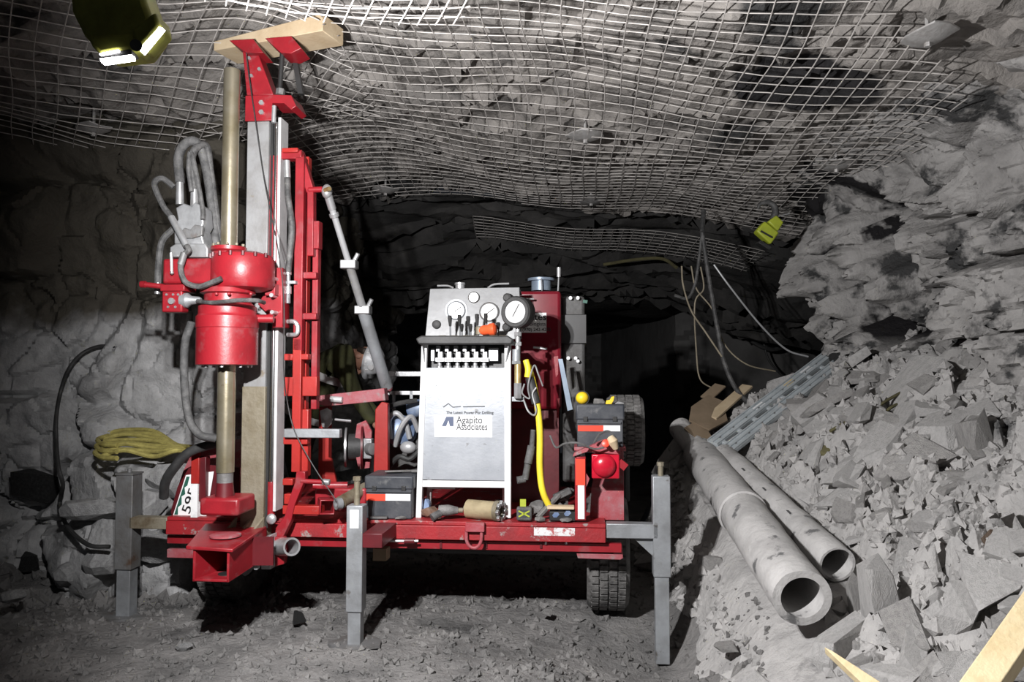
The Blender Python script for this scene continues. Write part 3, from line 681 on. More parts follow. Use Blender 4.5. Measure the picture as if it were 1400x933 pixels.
b = MB(); b.lathe((ur, vr, zr(422)), (0, 0, 1), [(.125, 0), (.125, .02), (.115, .03), (.115, zr(404) - zr(422)), (.135, zr(402) - zr(422)), (.13, zr(396) - zr(422)), (.10, zr(390) - zr(422))], 36); b.build('neck', 'red', rh)
b = MB(); b.lathe((ur, vr, zr(500)), (0, 0, 1), [(.128, 0), (.150, .004), (.150, zr(450) - zr(500)), (.153, zr(449) - zr(500)), (.153, zr(434) - zr(500)), (.145, zr(432) - zr(500)), (.142, zr(430) - zr(500)), (.142, zr(420) - zr(500)), (.12, zr(417) - zr(500))], 44); b.build('chuck_drum', 'red', rh)
for k in range(8):
    a = 2 * math.pi * (k + .3) / 8; b = MB(); p = Vector((ur + .115 * math.cos(a), vr + .115 * math.sin(a), zr(500))); b.cyl(p, p - Vector((0, 0, .010)), .009, n=6); b.build('bolt', 'silver', rh)
for px in (296, 313, 343):
    b = MB(); p = L(px, 402, vr - .125); b.ball(p, .009); b.build('bolt', 'red', rh)
# carriage plate to the mast
b = MB(); b.pprism([(362, 366), (386, 366), (386, 448), (372, 448), (372, 436), (352, 416), (362, 400)], vr + .12, .10); cg = b.build('carriage', 'red', mast, bevel=.004)
b = MB(); b.cyl(L(342, 436, vr + .03), L(374, 436, vr + .05), .022, n=16); b.build('carriage_pin', 'red', cg)
b = MB(); b.cyl(L(338, 436, vr + .03), L(345, 436, vr + .03), .028, n=16); b.build('carriage_collar', 'red_dusty', cg)
b = MB(); b.pbox(362, 388, 376, 404, vr + .07, .06); b.build('carriage_block', 'red', cg, bevel=.003)
for q in ((369, 393), (377, 382), (376, 405), (377, 428)):
    b = MB(); p = L(*q, vr + .11); b.cyl(p + Vector((0, .02, 0)), p - Vector((0, .05, 0)), .011, n=8); b.build('bolt', 'silver', cg)
# hydraulic motor and its hoses
b = MB(); b.pprism([(238, 334), (238, 308), (243, 300), (240, 284), (251, 278), (262, 282), (266, 276), (276, 282), (278, 306), (274, 314), (279, 334)], vr - .04, .11); mo = b.build('hydraulic_motor', 'steel', rh, bevel=.006)
b = MB(); b.pprism([(232, 352), (232, 338), (240, 333), (280, 333), (284, 340), (284, 352)], vr - .055, .13); b.build('motor_flange', 'silver', rh, bevel=.006)
b = MB(); b.pprism([(246, 318), (252, 311), (260, 314), (266, 307), (277, 309), (276, 322), (262, 326), (250, 326)], vr - .055, .02); b.build('motor_port_block', 'jack_dark', rh, bevel=.004)
for (x, y0, y1) in ((246, 280, 246), (266, 284, 256)):
    b = MB(); b.cyl(L(x, y0, vr), L(x, y1, vr), .021, .018, n=14); b.build('hose_fitting', 'silver', rh)
H = lambda nm, lst, r, par, m='hose', sides=8, n=7: phose(lst, r, n, RIG, sides).build(nm, m, par)
H('hose', [(246, 250, vr), (244, 215, vr), (254, 196, vr - .01), (270, 196, vr + .02), (282, 230, vr + .08), (292, 300, vr + .12), (296, 345, vr + .12)], .024, mast, 'hose_dusty', 10)
H('hose', [(266, 260, vr), (262, 225, vr), (266, 205, vr), (282, 200, vr + .05), (288, 240, vr + .1), (300, 330, vr + .14)], .020, mast, 'hose', 10)
H('hose', [(262, 262, vr - .03), (258, 230, vr - .03), (262, 210, vr - .02), (276, 280, vr - .04), (277, 300, vr - .05)], .012, mast, 'hose_dusty')
H('hose', [(238, 256, vr + .02), (222, 244, vr), (211, 252, vr - .03), (222, 280, vr - .06), (234, 297, vr - .08)], .015, mast, 'hose_dusty')
b = MB(); b.cyl(L(234, 297, vr - .08), L(255, 336, vr - .10), .017, n=12); b.build('hose_fitting', 'silver', mast)
H('hose', [(253, 334, vr - .10), (258, 342, vr - .11), (251, 350, vr - .11), (247, 368, vr - .12), (254, 386, vr - .13), (272, 392, vr - .14), (288, 387, vr - .15), (303, 381, vr - .15)], .014, mast, 'hose')
b = MB(); b.cyl(L(252, 346, vr - .11), L(247, 362, vr - .115), .017, n=12); b.build('hose_fitting', 'jack_dark', mast)
H('hose', [(238, 312, vr + .03), (222, 330, vr + .03), (217, 360, vr + .02), (216, 388, vr + .0)], .017, mast, 'hose_dusty')
b = MB(); b.cyl(L(216, 386, vr), L(215, 402, vr), .015, n=10); b.build('hose_fitting', 'silver', mast)
b = MB(); b.cyl(L(234, 346, vr - .09), L(235, 372, vr - .09), .008, n=8); b.ball(L(235, 373, vr - .09), .010); b.build('grease_nipple', 'silver', mast)
# breakout bracket with handle
b = MB(); b.pbox(221, 392, 249, 427, vr - .10, .07); bk = b.build('valve_box', 'red', mast, bevel=.008)
b = MB(); b.pbox(219, 389, 252, 398, vr - .11, .12); b.build('valve_lid', 'red', bk, bevel=.003)
b = MB(); p = L(235, 412, vr - .10); b.cyl(p, p - Vector((0, .010, 0)), .016, n=16); b.build('valve_button', 'steel', bk)
for q in ((228, 403), (237, 403), (244, 403), (230, 420), (240, 420)):
    b = MB(); p = L(*q, vr - .10); b.cyl(p, p - Vector((0, .005, 0)), .006, n=8); b.build('bolt', 'silver', bk)
b = MB(); b.cyl(L(224, 392, vr - .06), L(194, 389, vr - .08), .014, n=12); b.cyl(L(199, 389, vr - .08), L(193, 389, vr - .08), .018, n=12); b.build('handle', 'red', bk)
b = MB(); b.lathe(L(249, 411, vr - .07), (1, 0, 0), [(.038, 0), (.038, .03), (.022, .05), (.018, .09), (.012, .10)], 16); b.build('cable_plug', 'jack_steel', bk)
H('hose', [(270, 412, vr - .09), (290, 414, vr - .15), (325, 411, vr - .17), (350, 411, vr - .14), (361, 414, vr - .05)], .011, mast, 'hose')
# hose in the feed frame with its fittings
H('hose', [(393, 240, vf - .01), (394, 270, vf - .03), (399, 310, vf - .04), (396, 350, vf - .03), (394, 372, vf - .02)], .017, mast, 'hose', 10)
for (x0, y0, x1, y1) in ((392, 220, 393, 243), (394, 358, 394, 376), (394, 392, 394, 402)):
    b = MB(); b.cyl(L(x0, y0, vf - .015), L(x1, y1, vf - .015), .018, n=12); b.build('hose_fitting', 'silver', mast)
b = MB(); b.cyl(L(394, 376, vf - .015), L(394, 415, vf - .015), .012, n=10); b.pbox(386, 384, 404, 388, vf - .03, .03); b.build('valve_spool', 'jack_steel', mast)
H('hose_elbow', [(391, 440, vf - .01), (402, 440, vf - .02), (407, 447, vf - .02), (405, 457, vf - .02), (393, 458, vf - .01)], .012, mast, 'silver')
# hose down the back of the drum
H('hose', [(262, 440, vr + .12), (253, 470, vr + .12), (252, 520, vr + .1), (258, 570, vr + .1), (272, 594, vr + .1), (295, 600, vr + .14)], .021, mast, 'hose_dusty', 10)
H('hose', [(300, 605, -.05), (260, 618, -.06), (238, 640, -.06), (226, 660, -.04), (224, 680, .0)], .026, mast, 'black_rubber', 10)
# thin control cable down the mast
H('control_cable', [(338, 62, vm - .02), (338, 85, vm - .03), (350, 170, vm - .03), (362, 250, vm - .03), (380, 340, vr + .02), (388, 410, vr + .02), (388, 500, vr + .04), (392, 545, vm - .03), (403, 590, vm - .03), (430, 640, vm - .04), (462, 688, -.16)], .0032, mast, 'black_rubber', 5)
# foot of the mast
vb0, vb1 = -.58, -.05
zt_ = L(300, 752, vb0).z; ub0, ub1 = L(262, 770, vb0).x, L(312, 770, vb0).x
zbm = L(290, 797, vb0).z
T_ = .012
b = MB(); b.prism([L(254, 752, vb0), L(318, 756, vb0), Vector((L(368, 735, vb1).x, vb1, zt_)), Vector((L(300, 735, vb1).x - .08, vb1, zt_))], (0, 0, T_ * 1.4)); ft = b.build('foot_plate', 'red', mast, bevel=.004)
uk = L(362, 760, -.12).x
b = MB(); b.prism([(ub0, vb0 + .01, zbm), (ub1, vb0 + .01, zbm), (uk, -.08, zbm), (ub0 + .12, -.08, zbm)], (0, 0, T_)); b.build('foot_base', 'red', ft, bevel=.003)
for (p, q) in (((ub0, vb0 + .01), (ub0 + .11, -.1)), ((ub1 - .012, vb0 + .01), (uk - .012, -.1))):
    b = MB(); b.hexa([(p[0], p[1], zbm), (p[0] + .012, p[1], zbm), (q[0] + .012, q[1], zbm), (q[0], q[1], zbm), (p[0], p[1], zt_), (p[0] + .012, p[1], zt_), (q[0] + .012, q[1], zt_), (q[0], q[1], zt_)]); b.build('foot_side', 'red', ft, bevel=.002)
b = MB(); b.prism([((ub0 + ub1) / 2 - .05, -.3, zbm + .01), ((ub0 + ub1) / 2 + .18, -.28, zbm + .01), ((ub0 + ub1) / 2 + .18, -.28, zt_), ((ub0 + ub1) / 2 + .0, -.3, zt_)], (0, .012, 0)); b.build('foot_web', 'red_dark', ft)
b = MB(); p = Vector(((ub0 + ub1) / 2 + .03, -.47, zbm + T_)); b.cyl(p, p + Vector((0, 0, .004)), .04); b.build('drain_hole', 'black_paint', ft)
b = MB(); p = Vector((L(308, 745, -.36).x, -.36, zt_ + T_ * 1.4)); b.lathe(p, (0, 0, 1), [(.075, 0), (.075, .008), (.055, .012)], 28); b.build('rod_guide', 'red_dusty', ft)
b = MB(); b.pprism([(357, 737), (369, 733), (370, 779), (357, 779)], -.20, .10); b.build('foot_flange', 'panel_grey', ft, bevel=.003)
for y in (751, 763, 775):
    b = MB(); p = L(352, y, -.24); b.cyl(p, p - Vector((.0, .02, 0)), .014, n=6); b.build('bolt', 'silver', ft)
for px in (316, 337, 353):
    b = MB(); p = L(px, 735, vm - .02); b.prism([p + Vector((0, .02, .0)), p + Vector((-.045, -.06, 0)), p + Vector((.012, .02, .10))], (.012, 0, 0)); b.build('gusset', 'steel_dirty', ft)
b = MB(); p = L(398, 748, -.22); q = L(383, 748, -.12); d = (p - q).normalized(); b.ring(q, d, [(.046, 0), (.046, (p - q).length + .01), (.036, (p - q).length + .01), (.036, .01)], 28); b.build('pin_socket', 'silver', mast)
b = MB(); b.pprism([(371, 735), (388, 735), (392, 752), (388, 772), (372, 776)], -.14, .04); b.build('socket_lug', 'red', mast, bevel=.004)

# long brace from the mast to the frame behind
br = thing('mast_brace', 'slanting grey telescopic brace pole with two square clamps beside the mast', 'brace pole', L(527, 528, .55))
A, B = L(447, 262, vf + .03), L(529, 530, .55)
lp = lambda t: A.lerp(B, t)
b = MB(); b.cyl(lp(.02), lp(.36), .018, n=14); b.build('inner_pole', 'panel_grey', br)
b = MB(); b.cyl(lp(.34), lp(.60), .024, n=16); b.build('middle_pole', 'steel_mast', br)
b = MB(); b.cyl(lp(.58), lp(1), .036, n=18); b.build('outer_pole', 'jack_steel', br)
b = MB(); b.ball(A, .036, (.8, .8, 1.1)); b.cyl(A, lp(.08), .022); b.build('ball_end', 'silver', br)
b = MB(); b.cyl(A + Vector((.0, -.03, 0)), A + Vector((.035, -.06, 0)), .012, n=6); b.build('ball_bolt', 'brass', br)
b = MB(); b.cyl(lp(.10), lp(.115), .026); b.build('collar', 'silver', br)
for t in (.345, .575):
    c = lp(t); b = MB(); b.box(c.x - .045, c.x + .045, c.y - .035, c.y + .035, c.z - .025, c.z + .025); cl = b.build('clamp', 'silver', br, bevel=.006)
    b = MB(); b.cyl(c + Vector((.03, -.01, .02)), c + Vector((.055, -.02, .06)), .012, n=6); b.build('clamp_bolt', 'silver', cl)
b = MB(); b.ball(B, .035); b.build('foot_eye', 'red_dusty', br)

# timber head block wedged between mast and roof
tb = MB()
a = [L(290, 44, .05), L(440, 18, -.10), L(462, 34, .16), L(318, 50, .28)]
c_ = [L(291, 57, .05), L(440, 41, -.10), L(461, 63, .02), L(318, 66, .28)]
lowz = L(386, 50, vm).z
P0 = Vector((L(290, 50, .0).x, .02, 0)); P1 = Vector((L(441, 30, -.17).x, -.17, 0)); dr = (P1 - P0).normalized(); pn = Vector((-dr.y, dr.x, 0)) * .20
zc = lowz; th0, th1 = .055, .095
tb.hexa([P0 + Vector((0, 0, zc)), P1 + Vector((0, 0, zc)), P1 + pn + Vector((0, 0, zc)), P0 + pn + Vector((0, 0, zc)),
         P0 + Vector((0, 0, zc + th0)), P1 + Vector((0, 0, zc + th1)), P1 + pn + Vector((0, 0, zc + th1)), P0 + pn + Vector((0, 0, zc + th0))])
solo(tb, 'timber_block', 'timber', 'pale sawn timber block wedged between the mast top and the roof', 'timber block', bevel=.004)

# =================================================================== WINCH FRAME behind the mast
wf = thing('winch_frame', 'red steel frame with a cable drum behind the mast', 'winch frame', (L(480, 700, .45).x, .45, ZD))
V = .42
for (x0, y0, x1, y1, m_) in ((435, 556, 449, 705, 'red_orange'), ):
    b = MB(); b.pbox(x0, y0, x1, y1, V, .06); b.build('upright', m_, wf, bevel=.004)
b = MB(); b.pprism([(509, 708), (513, 560), (522, 549), (530, 552), (530, 700), (536, 708)], V, .05); b.build('upright', 'red_orange', wf, bevel=.004)
b = MB(); b.pprism([(433, 553), (437, 541), (525, 531), (527, 548), (446, 556)], V - .03, .08); b.build('top_beam', 'red_dusty', wf, bevel=.004)
b = MB(); b.pprism([(448, 625), (453, 628), (466, 690), (448, 690)], V, .02); b.build('gusset', 'red_orange', wf)
b = MB(); b.cyl(L(452, 546, V - .05), L(468, 547, V - .05), .018, n=12); b.build('pin', 'rail_white', wf)
b = MB(); b.pprism([(437, 562), (447, 558), (453, 562), (453, 580), (447, 586), (440, 584)], V - .03, .012); b.build('bracket_plate', 'silver', wf, bevel=.002)
b = MB(); b.cyl(L(446, 572, V - .03), L(446, 572, V - .07), .016, n=6); b.cyl(L(458, 574, V - .02), L(480, 576, V - .02), .008, n=8); b.build('bolt', 'silver', wf)
c = L(494, 612, V + .1)
b = MB(); b.lathe(c, (1, .25, 0), [(.13, 0), (.13, .012), (.05, .012)], 32); fl1 = b.build('drum_flange', 'red_dark', wf)
b = MB(); b.pprism([(488, 580), (500, 575), (508, 590), (505, 640), (490, 642), (484, 610)], V + .08, .02); b.build('drum_guard', 'red_dusty', wf)
b = MB(); b.lathe(c + Vector((-.10, .0, 0)), (1, .25, 0), [(.12, 0), (.12, .012)], 32); b.build('drum_rim', 'silver', wf)
b = MB(); b.pbox(492, 600, 508, 628, V + .02, .05); bb = b.build('bearing_block', 'steel', wf, bevel=.006)
b = MB(); p = L(507, 614, V + .01); b.lathe(p, (.8, -.6, 0), [(.035, -.02), (.035, .02), (.022, .025)], 20); b.build('shaft_end', 'jack_dark', bb)
b = MB(); b.lathe(c + Vector((-.085, .02, 0)), (1, .25, 0), [(.08, 0), (.08, .08)], 24); b.build('cable_drum', 'black_rubber', wf)
# floor pieces at the foot of the mast frame
b = MB(); b.pbox(430, 668, 500, 700, .02, .12); b.build('foot_block', 'red', wf, bevel=.01)
b = MB(); b.ring(L(444, 690, -.02), (.5, -1, 0), [(.055, 0), (.055, .10), (.045, .10), (.045, 0)], 4); b.build('box_section', 'red', wf, bevel=.004)
b = MB(); b.cyl(L(428, 664, .05), L(475, 664, .1), .02); b.build('pipe_stub', 'red', wf)
b = MB(); b.cyl(L(465, 688, -.12), L(500, 668, .1), .034, n=16); b.build('roller', 'steel_dirty', wf)
b = MB(); b.ring(L(464, 689, -.14), (-.7, -.7, 0), [(.030, -.01), (.030, .02), (.016, .02), (.016, -.01)], 16); b.build('roller_bushing', 'jack_steel', wf)

# =================================================================== HYDRAULIC HOSE CLUSTER / engine behind console
en = thing('hydraulic_pump_unit', 'bluish hydraulic pump with loops of grey hose behind the left toolbox', 'pump', (L(545, 700, .75).x, .75, ZD))
b = MB(); b.pbox(530, 600, 578, 700, .75, .3); b.build('pump_body', 'engine', en, bevel=.02)
b = MB(); b.lathe(L(548, 590, .72), (.3, -1, .1), [(.09, 0), (.10, .03), (.08, .08), (.04, .1)], 24); b.build('pump_head', 'engine_blue', en)
b = MB(); b.lathe(L(560, 562, .78), (1, -.2, .3), [(.05, 0), (.055, .02), (.055, .12), (.04, .14)], 18); b.build('filter', 'engine_blue', en)
for k, lst in enumerate([[(535, 600, .62), (532, 575, .6), (542, 565, .58), (554, 578, .6), (560, 600, .62)], [(540, 610, .6), (548, 585, .56), (562, 570, .58), (572, 590, .62)], [(530, 640, .6), (545, 625, .55), (560, 628, .55), (574, 615, .6)], [(526, 560, .65), (545, 552, .62), (570, 548, .66)]]):
    H('hose', lst, .016, en, 'panel_grey' if k < 2 else 'black_rubber')
b = MB(); b.ball(L(558, 612, .56), .042, (1.2, .8, .9)); b.build('rag', 'panel_grey', en)
b = MB(); b.pbox(519, 508, 600, 515, .9, .04); b.build('rear_rail', 'steel', en, bevel=.003)
for x in (536, 560): 
    b = MB(); b.pbox(x, 535, x + 4, 625, .85, .02); b.build('rail_post', 'jack_steel', en)
b = MB(); b.pbox(526, 535, 600, 540, .85, .03); b.build('rail_bar', 'silver', en)

# =================================================================== CONTROL CONSOLE
vc = .10
con = thing('control_console', 'white metal drill control console with gauge board, lever bank and printed sign', 'control console', L(634, 708, vc))
b = MB(); p = lambda x, y, v: L(x, y, v)
cab = [p(577, 656, vc), p(692, 658, vc), p(692, 503, vc), p(577, 503, vc)]
b.hexa([cab[0], cab[1], cab[1] + Vector((.0, .30, 0)), cab[0] + Vector((0, .30, 0)), cab[3], cab[2], cab[2] + Vector((.0, .30, 0)), cab[3] + Vector((0, .30, 0))]); cb = b.build('cabinet', 'cabinet', con, bevel=.003)
for (a_, c_, wpx, v_) in (((580, 470), (572, 709), 8, vc - .006), ((694, 468), (694, 709), 9, vc - .006), ((590, 500), (586, 700), 7, vc + .34), ((690, 500), (690, 700), 7, vc + .34)):
    b = MB(); b.pbar(a_, c_, v_, wpx, .035); b.build('leg', 'white_paint', con, bevel=.003)
b = MB(); b.pbox(573, 658, 697, 667, vc - .002, .03); b.build('cross_bar', 'white_paint', con, bevel=.003)
b = MB(); b.pbox(585, 667, 622, 669, vc + .05, .01); b.build('thin_rod', 'rail_white', con)
# lever tray
tr = [(568, 463), (576, 459), (694, 459), (702, 464), (699, 471), (572, 471)]
b = MB(); b.prism([L(x, y, vc - .09) for x, y in tr], (0, .05, 0)); b.build('tray_lip', 'black_rubber', con, bevel=.008)
b = MB(); a0 = L(572, 468, vc - .06); a1 = L(699, 468, vc - .06); b.box(a0.x, a1.x, vc - .05, vc + .26, a0.z - .006, a0.z + .006); b.build('tray', 'jack_steel', con, bevel=.003)
b = MB(); b.pbox(582, 472, 690, 504, vc + .10, .15); b.build('valve_recess', 'black_paint', con)
for (q, s_) in (((576, 470), 1), ((696, 470), -1)):
    b = MB(); b.prism([L(q[0], q[1], vc - .05), L(q[0], q[1], vc + .1), L(q[0] + 5 * s_, 505, vc + .1), L(q[0] + 5 * s_, 505, vc + .01)], (.006 * s_, 0, 0)); b.build('side_cheek', 'panel_grey', con)
for k in range(6):
    x = 596 + k * 12.2
    b = MB(); b.pbox(x, 473, x + 5, 481, vc + .02, .04); b.pbox(x + 3, 481, x + 9, 489, vc + .03, .04); vb_ = b.build('valve_block', 'silver', con, bevel=.002)
    b = MB(); b.pbox(x - .5, 489.5, x + 10.8, 494.5, vc + .015, .02); b.build('name_tag', 'label_white', vb_)
    b = MB(); b.pbox(x + 1, 491.5, x + 9, 492.6, vc + .0135, .002); b.build('tag_print', 'ink', vb_)
    b = MB(); b.lathe(L(x + 5, 501, vc + .05), (0, 0, 1), [(.018, -.02), (.018, 0), (.012, .004), (.012, .02)], 10); b.build('hose_nut', 'silver', vb_)
b = MB(); b.pbox(668, 476, 681, 494, vc + .04, .03); b.build('valve_end', 'panel_grey', con, bevel=.002)
b = MB(); b.pbox(589, 477, 594, 494, vc + .04, .03); b.build('valve_end', 'panel_grey', con, bevel=.002)
# gauge board
vg = vc + .22
gb = [L(581, 464, vg - .02), L(713, 464, vg - .02), L(710, 393, vg + .03), L(588, 395, vg + .03)]
b = MB(); b.prism(gb, (0, .012, 0)); gbo = b.build('gauge_board', 'board_grey', con, bevel=.002)
b = MB(); b.prism([gb[2] + Vector((0, .012, 0)), gb[3] + Vector((0, .012, 0)), gb[3] + Vector((0, .2, -.02)), gb[2] + Vector((0, .2, -.02))], (0, 0, -.006)); b.build('board_top', 'board_grey', con)
def vat(y): return vg - .02 + .05 * (464 - y) / 70 - .001
def gauge(x, y, rpx, face, needle, bez='jack_dark', flange=False):
    c = L(x, y, vat(y)); r = pxm(rpx, 4.4)
    b = MB(); b.lathe(c, (0, -1, .0), [(r * 1.15, -.004), (r * 1.15, .008), (r, .016), (r * .92, .016), (r * .92, .011), (.0005, .011)], 32)
    if flange: b.lathe(c, (0, -1, 0), [(r * 1.38, -.004), (r * 1.38, .004), (r * 1.1, .006)], 32)
    G = b.build('gauge', bez, con)
    b = MB(); b.lathe(c, (0, -1, 0), [(r * .91, .0112), (r * .91, .0122), (.0005, .0122)], 28); b.build('dial', face, G)
    b = MB(); d = Vector((math.sin(needle), 0, math.cos(needle))) * r * .75; o_ = Vector((0, -.0135, 0)); b.bar(c + o_ - d * .35, c + o_ + d, r * .13, .001, (0, 1, 0)); b.build('needle', 'ink', G)
    b = MB()
    for k in range(11):
        a_ = R(-135 + 27 * k); e = Vector((math.sin(a_), 0, math.cos(a_))) * r; b.bar(c + e * .74 + o_, c + e * .87 + o_, r * .07, .001, (0, 1, 0))
    b.build('dial_marks', 'ink', G)
    return G
gauge(624, 425, 11.5, 'gauge_face', R(55), 'jack_steel', True); gauge(648, 407, 7, 'gauge_face', R(50)); gauge(669, 427, 12, 'gauge_amber', R(55))
b = MB(); c = L(597, 444, vat(444)); b.lathe(c, (0, -1, 0), [(.026, 0), (.024, .02), (.016, .024)], 18); b.build('knob', 'black_rubber', con)
# levers
for (x, yt, yb, rk) in ((615, 432, 460, 3), (628, 431, 460, 3), (640, 433, 458, 3), (652, 430, 460, 3), (664, 429, 455, 3), (631, 444, 462, 2.6), (643, 444, 462, 2.8), (681, 442, 458, 2.6)):
    vl = vc + .06; a_ = L(x, yt, vl); bb = L(x + 1, yb, vl + .04); md = a_.lerp(bb, .5)
    b = MB(); b.cyl(md, bb + Vector((0, 0, -.02)), .005, n=8); lv = b.build('lever', 'jack_steel', con)
    b = MB(); b.tube([a_, a_.lerp(md, .3), md], [.0115, .012, .007], 12); b.build('lever_grip', 'black_rubber', lv)
b = MB(); b.lathe(L(668, 451, vc + .03), (1, -.2, .1), [(.02, -.05), (.028, -.03), (.028, .0), (.034, .01), (.034, .035), (.02, .045)], 16); b.build('red_selector_valve', 'orange', con)
b = MB(); b.lathe(L(655, 455, vc + .04), (0, 0, 1), [(.02, -.01), (.02, .03), (.012, .035)], 12); b.build('valve_stem', 'steel_dirty', con)
for x in (606, 622, 637, 648, 676, 688):
    b = MB(); q = L(x, 462, vc + .05); b.box(q.x - .022, q.x + .022, q.y - .03, q.y + .03, q.z - .015, q.z + .012); b.build('lever_base', 'steel_dirty', con, bevel=.004)
# top handles and cap
b = MB(); b.tube(spline([L(620, 394, vg + .06), L(612, 391, vg + .06), L(598, 391, vg + .06)], 4), .006, 8); b.build('tap_handle', 'silver', con)
b = MB(); b.tube(spline([L(667, 394, vg + .06), L(676, 389, vg + .06), L(696, 388, vg + .06)], 4), .006, 8); b.build('tap_handle', 'silver', con)
b = MB(); b.lathe(L(629, 395, vg + .08), (0, 0, 1), [(.028, 0), (.028, .02), (.032, .022), (.032, .034), (.01, .036)], 18); b.build('filler_cap', 'silver', con)
# sign on the cabinet
lx0, lx1 = L(594, 590, vc - .002).x, L(673, 590, vc - .002).x
b = MB(); b.pbox(594, 568, 673, 598, vc - .002, .002); sg = b.build('sign', 'label_white', cb)
tz = L(634, 579, vc - .0035)
S1 = pxm(14, 4.3)
text('Agapito', 'sign_lettering', 'ink_grey', sg, L(624, 579, vc - .0032), S1, off=.0006, sx=.8)
text('Associates', 'sign_lettering', 'ink_grey', sg, L(624, 588, vc - .0032), S1 * .92, off=.0006, sx=.76)
b = MB(); b.pprism([(604, 583), (610, 570), (620, 570), (620, 583), (615, 583), (613, 575), (610, 583)], vc - .0035, .001); b.build('sign_emblem', 'ink_blue', sg)
b = MB(); b.pbar((606, 557), (613, 552), vc - .002, 1.2, .002); b.pbar((613, 552), (619, 557), vc - .002, 1.2, .002); b.pbar((619, 557), (630, 556), vc - .002, 1.2, .002); b.pbar((633, 556.5), (663, 556), vc - .002, 1.4, .002); b.build('emblem_line', 'ink_grey', cb)
text('The Latest Power For Drilling', 'small_lettering', 'ink_grey', cb, L(610, 566, vc - .0022), pxm(5.2, 4.3), off=.0003)
b = MB(); b.pbox(600, 593, 668, 594, vc - .003, .001); b.build('sign_line', 'panel_grey', sg)
# big gauge on a riser pipe
gq = L(706, 427, vc - .04)
BG = thing('pressure_gauge', 'large black-rimmed pressure gauge on a jointed riser pipe beside the console', 'pressure gauge', L(708, 545, vc - .02))
r = pxm(21.5, 4.25)
ax = Vector((-.35, -.93, .0)).normalized()
b = MB(); b.lathe(gq, ax, [(r * .7, -.09), (r * .98, -.06), (r, -.02), (r, .01), (r * .9, .02), (r * .72, .02), (r * .70, .012), (.0005, .012)], 40); b.build('gauge_case', 'black_rubber', BG)
b = MB(); b.lathe(gq, ax, [(r * .69, .013), (r * .69, .016), (.0005, .016)], 32); b.build('dial', 'gauge_face', BG)
b = MB(); xx = ax.cross(Vector((0, 0, 1))).normalized() * -1; d = (xx * .5 + Vector((0, 0, .86))) * r * .55; o_ = ax * .0175; b.bar(gq + o_ - d * .6, gq + o_ + d, .004, .001, ax); b.build('needle', 'ink', BG)
for a_ in (125, 232):
    q = gq + (xx * math.cos(R(a_)) + Vector((0, 0, math.sin(R(a_))))) * r * 1.15; b = MB(); b.lathe(q, ax, [(.020, -.05), (.024, -.03), (.024, .0), (.015, .008)], 14); b.build('gauge_lug', 'black_rubber', BG)
def riser(y0, y1, rad, m_, x=708, n=12, nm='riser_fitting'):
    b = MB(); b.cyl(L(x, y1, vc - .02), L(x, y0, vc - .02), rad, n=n); b.build(nm, m_, BG)
riser(447, 462, .012, 'silver'); riser(454, 460, .022, 'silver', n=6); riser(462, 478, .014, 'silver'); riser(468, 473, .022, 'panel_grey', n=6); riser(478, 494, .022, 'jack_steel', 706); riser(494, 498, .026, 'jack_steel', 706, 6); riser(497, 526, .018, 'brass', 708); riser(524, 545, .022, 'silver', 708, 6)
b = MB(); b.cyl(L(698, 470, vc - .02), L(712, 470, vc - .02), .010); b.build('valve_handle', 'silver', BG)
b = MB(); b.pbox(700, 543, 716, 549, vc, .10); b.build('riser_bracket', 'jack_steel', BG)
# rope clip and yellow hose
yh = thing('air_hose', 'bright yellow hose hanging down from the riser pipe to the deck', 'hose', L(748, 706, vc))
H('hose', [(722, 500, vc), (728, 520, vc), (734, 550, vc - .02), (738, 590, vc - .03), (738, 640, vc - .03), (742, 672, vc - .03), (752, 695, vc)], .0175, yh, 'yellow_hose', 12)
H('hose_tail', [(719, 493, vc - .02), (722, 505, vc - .03), (721, 516, vc - .03)], .017, yh, 'yellow_hose', 10)
b = MB(); b.cyl(L(724, 517, vc - .01), L(733, 552, vc - .03), .024, n=14); b.build('grip_sleeve', 'black_rubber', yh)
b = MB(); b.tube(spline(pts([(716, 547, vc - .03), (722, 562, vc - .05), (730, 568, vc - .05), (733, 560, vc - .05), (728, 540, vc - .05), (733, 530, vc - .05)]), 5), .005, 8); b.build('snap_hook', 'silver', yh)
H('tether', [(717, 525, vc - .05), (714, 538, vc - .05), (724, 545, vc - .05), (722, 528, vc - .05), (730, 500, vc - .04), (736, 512, vc - .03), (742, 528, vc - .01)], .0045, yh, 'silver', 6)
# hanging air lance
ln = thing('air_nozzle', 'dusty grey jointed air nozzle leaning beside the yellow hose', 'nozzle', L(716, 658, vc - .02))
for (a_, c_, r_) in (((729, 588), (727, 612), .014), ((727, 610), (722, 634), .022), ((722, 632), (718, 656), .018), ((718, 655), (707, 657), .020)):
    b = MB(); b.cyl(L(*a_, vc - .01), L(*c_, vc - .02), r_, n=12); b.build('nozzle_section', 'hose_dusty', ln)

